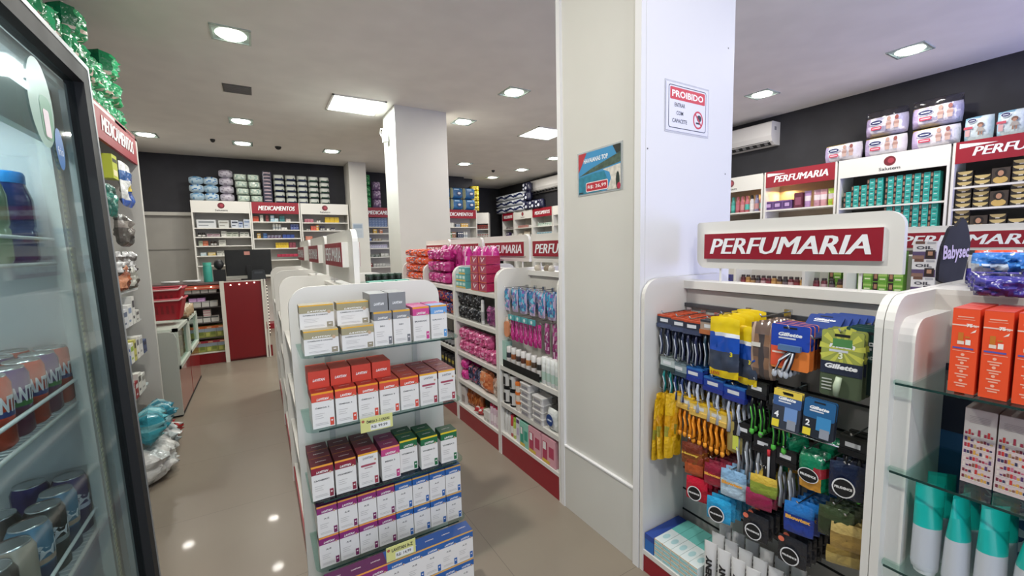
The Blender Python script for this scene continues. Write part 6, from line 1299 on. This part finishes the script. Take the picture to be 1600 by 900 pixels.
m.tube([(.565, 0, 1.05), (.565, 0, .3)], .004, M('#2c2c2c', .5)); m.obj('led_garland', t, label='vertical string of tiny white lights')
m = MB()
for k, (x, z) in enumerate(((-.62, 1.04), (-.42, 1.045), (-.25, 1.045), (.14, 1.055), (.24, 1.06), (.33, 1.07), (.42, 1.075), (-.08, 1.045))): m.lathe([(.008, 0), (.008, .012)], M('#ffd8c0' if k % 3 else '#fff8f0', .4, emit=5), 6, T=Matrix.Translation((x, -.012, z)))
m.obj('garland_lights', t, label='small warm lights along the counter top edge')
cx0 = -1.25
for z, n, w, h, c, nm, mc in ((.972, 8, .09, .06, '#c8c4bc', 'white', '#8c8c88'), (.782, 8, .09, .075, '#c4c0b8', 'white and grey', '#9c9c98'), (.572, 8, .09, .075, '#c8c4bc', 'white and black', '#4c4c4c')):
    me = carton_me(w*.9, h, .12, c, [(.0, 1, .75, 1, mc)])
    for i in range(n): mk(me, 'medicine_carton', (cx0+w/2+i*w, CY+.12, z), label=f"{nm} small carton inside the counter front, {nth(i, n)}, {'top' if z > .9 else 'second' if z > .7 else 'third'} shelf", cat='carton', group='cartons inside the counter front')
for i in range(2): mk(carton_me(.085, .055, .10, '#b488b8', [(.1, .9, .3, .5, '#d8b8dc')]), 'medicine_carton', (-.80+i*.09, CY+.12, .848), label=f"lilac carton on top of others in the counter, {'left' if i == 0 else 'right'}", cat='carton', group='lilac cartons in the counter')
for i in range(3): mk(carton_me(.08, .03, .10, '#c8c0b8', [(.0, 1, .4, .7, '#b86c7c')]), 'medicine_carton', (-.66+i*.0, CY+.12, .648+i*.031), label=f"flat white and pink carton stacked in the counter, {lay(i, 3)}", cat='carton', group='flat cartons in the counter')
for z, c in ((.362, '#c8642c'), (.162, '#a83040')):
    nm = 'orange' if z > .3 else 'red'
    me = carton_me(.13, .155, .14, '#8c9048', [(0, 1, .78, 1, c), (0, 1, .48, .78, '#8c98a4'), (.1, .4, .1, .4, '#b4b45c'), (.5, .9, .2, .5, '#6c7834'), (.2, .6, .82, .92, '#e0b48c')])
    for i in range(6): mk(me, 'wipes_carton', (-1.235+.07+i*.132, CY+.14, z), label=f"{nm} topped green packet in the counter front, {nth(i, 6)}", cat='carton', group=f"{nm} topped packets in the counter")
# monitor etc.
t = thing('computer_monitor', 'black computer monitor back with pink sticker on the counter', 'monitor', (-.13, 7.22, 1.1115))
m = MB(); m.bbox(-.285, .285, 0, .035, .06, .43, BK, r=.012); m.obj('screen', t); m = MB(); m.box(-.05, .02, -.002, 0, .355, .405, CARD('#c48478')); m.obj('sticker', t)
m = MB(); m.box(-.03, .03, -.03, .0, .01, .2, BK); m.bbox(-.11, .11, -.09, .10, 0, .012, BK, r=.03); m.obj('stand', t)
t = thing('card_terminal', 'dark grey card terminal standing before the monitor', 'terminal', (-.02, 7.03, 1.1115))
m = MB(); m.prism([(-.09, 0), (.09, 0), (.08, .12), (.06, .14), (-.06, .14), (-.08, .12)], 0, .05, 'y', M('#26282c', .4)); m.obj('body', t); m = MB(); m.box(-.05, .05, -.003, 0, .09, .115, M('#3c4044', .3)); m.obj('display', t)
t = thing('drinking_bottle', 'turquoise water bottle standing on the counter', 'bottle', (-.62, 7.15, 1.1115)); m = MB(); m.lathe([(.05, 0), (.052, .01), (.052, .2), (.046, .22)], M('#3c9c8c', .3), 16); m.obj('bottle_body', t); m = MB(); m.lathe([(.05, .22), (.05, .265)], M('#54b4a0', .3), 16); m.obj('cap', t)
t = thing('desk_fan', 'small black round object on a stand on the counter', 'fan', (-.49, 7.2, 1.1115)); m = MB(); m.box(-.07, .07, -.05, .05, 0, .16, M('#141416', .5)); m.obj('base', t); m = MB(); m.lathe([(.02, .16), (.055, .2), (.06, .24), (.04, .29), (.01, .3)], M('#1c1c1f', .5), 14); m.obj('head', t)
for i, x in enumerate((-1.03, -.80)):
    m = MB(); m.pillow(.2, .15, .03, CARD('#c4c4c4'), 6, 4, wr=.01, seed=i); m.obj('paper_stack', loc=(x, 7.12, 1.116), label=f"loose white papers on the counter, {'left' if i == 0 else 'right'} heap", cat='paper', group='papers on the counter')
t = thing('cable_coil', 'dark cables and small white box lying right on the counter', 'cables', (.42, 7.05, 1.1195)); m = MB(); m.tube([(-.35, -.02, .01), (-.25, .03, .015), (-.15, -.03, .012), (0, .0, .02), (.1, .04, .012)], .008, M('#1c1c1e', .5)); m.obj('cable', t); m = MB(); m.box(-.22, -.12, .0, .06, .0, .02, CARD('#b4b4b0')); m.obj('box', t)
m = MB(); m.dec(0, .21, 0, .30, -.003, M('#b8c0c8', .5)); m.dec(.02, .19, .2, .28, -.0035, CARD('#8c9cac'))
for k in range(6): m.dec(.02, .18, .03+.025*k, .036+.025*k, -.0035, CARD('#98a4ac'))
m.obj('paper_notice', loc=(1.71, 9.3, 1.75), label='pale paper notice taped on the rear column', cat='notice')
# ------------------------------------------------------------------ side counter with glazed top in the left aisle
t = thing('display_counter', 'low red display counter with green white framed glass, behind left cabinet', 'counter', (-.79, 4.86, 0))
GN = M('#c3cbbf', .35, key='mint_white_frame')
m = MB(); m.prism([(-.46, .02), (.09, .02), (.09, .74), (.075, .785), (.04, .80), (-.46, .80)], -.03, 0, 'y', M('#a9aca4', .45)); m.obj('end_panel', t)
m = MB(); m.box(-.46, .085, 0, 1.45, 0, .02, BK); m.obj('base', t)
for a, b in ((0, .70), (.72, 1.43)):
    m = MB(); m.box(.07, .085, a+.01, b, .03, .44, M('#8e2626', .15, coat=.6, key='glossy_red_front')); m.obj('front_panel', t)
    m = MB()
    for q in (a+.01, b-.035): m.box(.06, .10, q, q+.035, .44, .82, GN)
    m.box(.06, .10, a+.01, b, .44, .475, GN); m.box(.06, .10, a+.01, b, .79, .82, GN); fr = m.obj('glazing_frame', t)
    m = MB(); m.box(.075, .080, a+.045, b-.035, .475, .79, GL); m.obj('pane', fr)
m = MB(); m.box(-.46, .06, 0, 1.43, .80, .82, GN); m.obj('top', t)
m = MB(); m.box(-.46, -.44, 0, 1.43, .02, .8, M('#5c4630', .6)); m.box(-.44, .06, 0, 1.43, .44, .455, WP); m.obj('back_panel', t)
for i in range(5):
    me = carton_me(.14, .24 if i % 2 else .20, .10, '#a8743c', [(.1, .9, .5, .8, '#6c4420'), (.1, .9, .15, .3, '#c49c64')])
    mk(me, 'snack_carton', (-.80, 5.06+i*.2, .456), PI/2, label=f"brown snack carton behind the counter glass, {nth(4-i, 5)}", cat='carton', group='brown snack cartons')
mk(soft_me(.20, .05, .2, ['#c4bc5c', '#d0cc84', '#a89c40'], 230), 'snack_bag', (-1.02, 5.02, .821), label='flat yellow green packet under the red baskets', cat='bag')
for j in range(3): mk(soft_me(.16, .12, .16, ['#a48c6c', '#c4b49c', '#8c6c4c', '#b8a890'], 232+j), 'snack_bag', (-.76, 5.62+.185*j, .822+.0*j), 0, label=f"beige snack bag on the display counter behind the baskets, {nth(j, 3)}", cat='bag', group='beige snack bags')
def basket(z, lab):
    t = thing('shopping_basket', lab, 'basket', (-.88, 5.25, z), group='red shopping baskets'); m = MB(); RB = M('#980f20', .35, key='basket_red')
    b0, b1 = rrect(-.18, .18, -.13, .13, .03, 3), rrect(-.22, .22, -.16, .16, .03, 3); n = len(b0)
    vs = [(x, y, 0) for x, y in b0]+[(x, y, .2) for x, y in b1]; m.add(vs, [tuple(range(n))[::-1]]+[(i, (i+1) % n, n+(i+1) % n, n+i) for i in range(n)], RB)
    for k in range(8): m.add([(-.15+.04*k, -.145+.0, .06), (-.13+.04*k, -.145, .06), (-.13+.04*k, -.157, .14), (-.15+.04*k, -.157, .14)], [(0, 1, 2, 3)], M('#7c0c18', .4))
    m.obj('basket_body', t); m = MB(); m.tube([(x*1.02, y*1.02, .2) for x, y in b1+[b1[0]]], .010, M('#b84450', .3)); m.obj('rim', t)
    m = MB(); m.tube([(-.22, -.165, .2), (-.2, -.185, .19), (.2, -.185, .19), (.225, -.165, .22)], .008, M('#c8a8a4', .3)); m.obj('handle', t)
basket(.875, 'red shopping basket, lower of the nested pair on the display counter'); basket(.975, 'red shopping basket, upper of the nested pair on the display counter')
m = MB(); m.box(-.10, .045, 0, .02, .02, .28, M('#5c4630', .6)); m.box(-.085, .035, -.002, 0, .04, .26, M('#7c5c3c', .6)); m.obj('cork_frame', loc=(.25, 5.155, .99), label='brown framed board hanging on the far left gondola panel', cat='board')
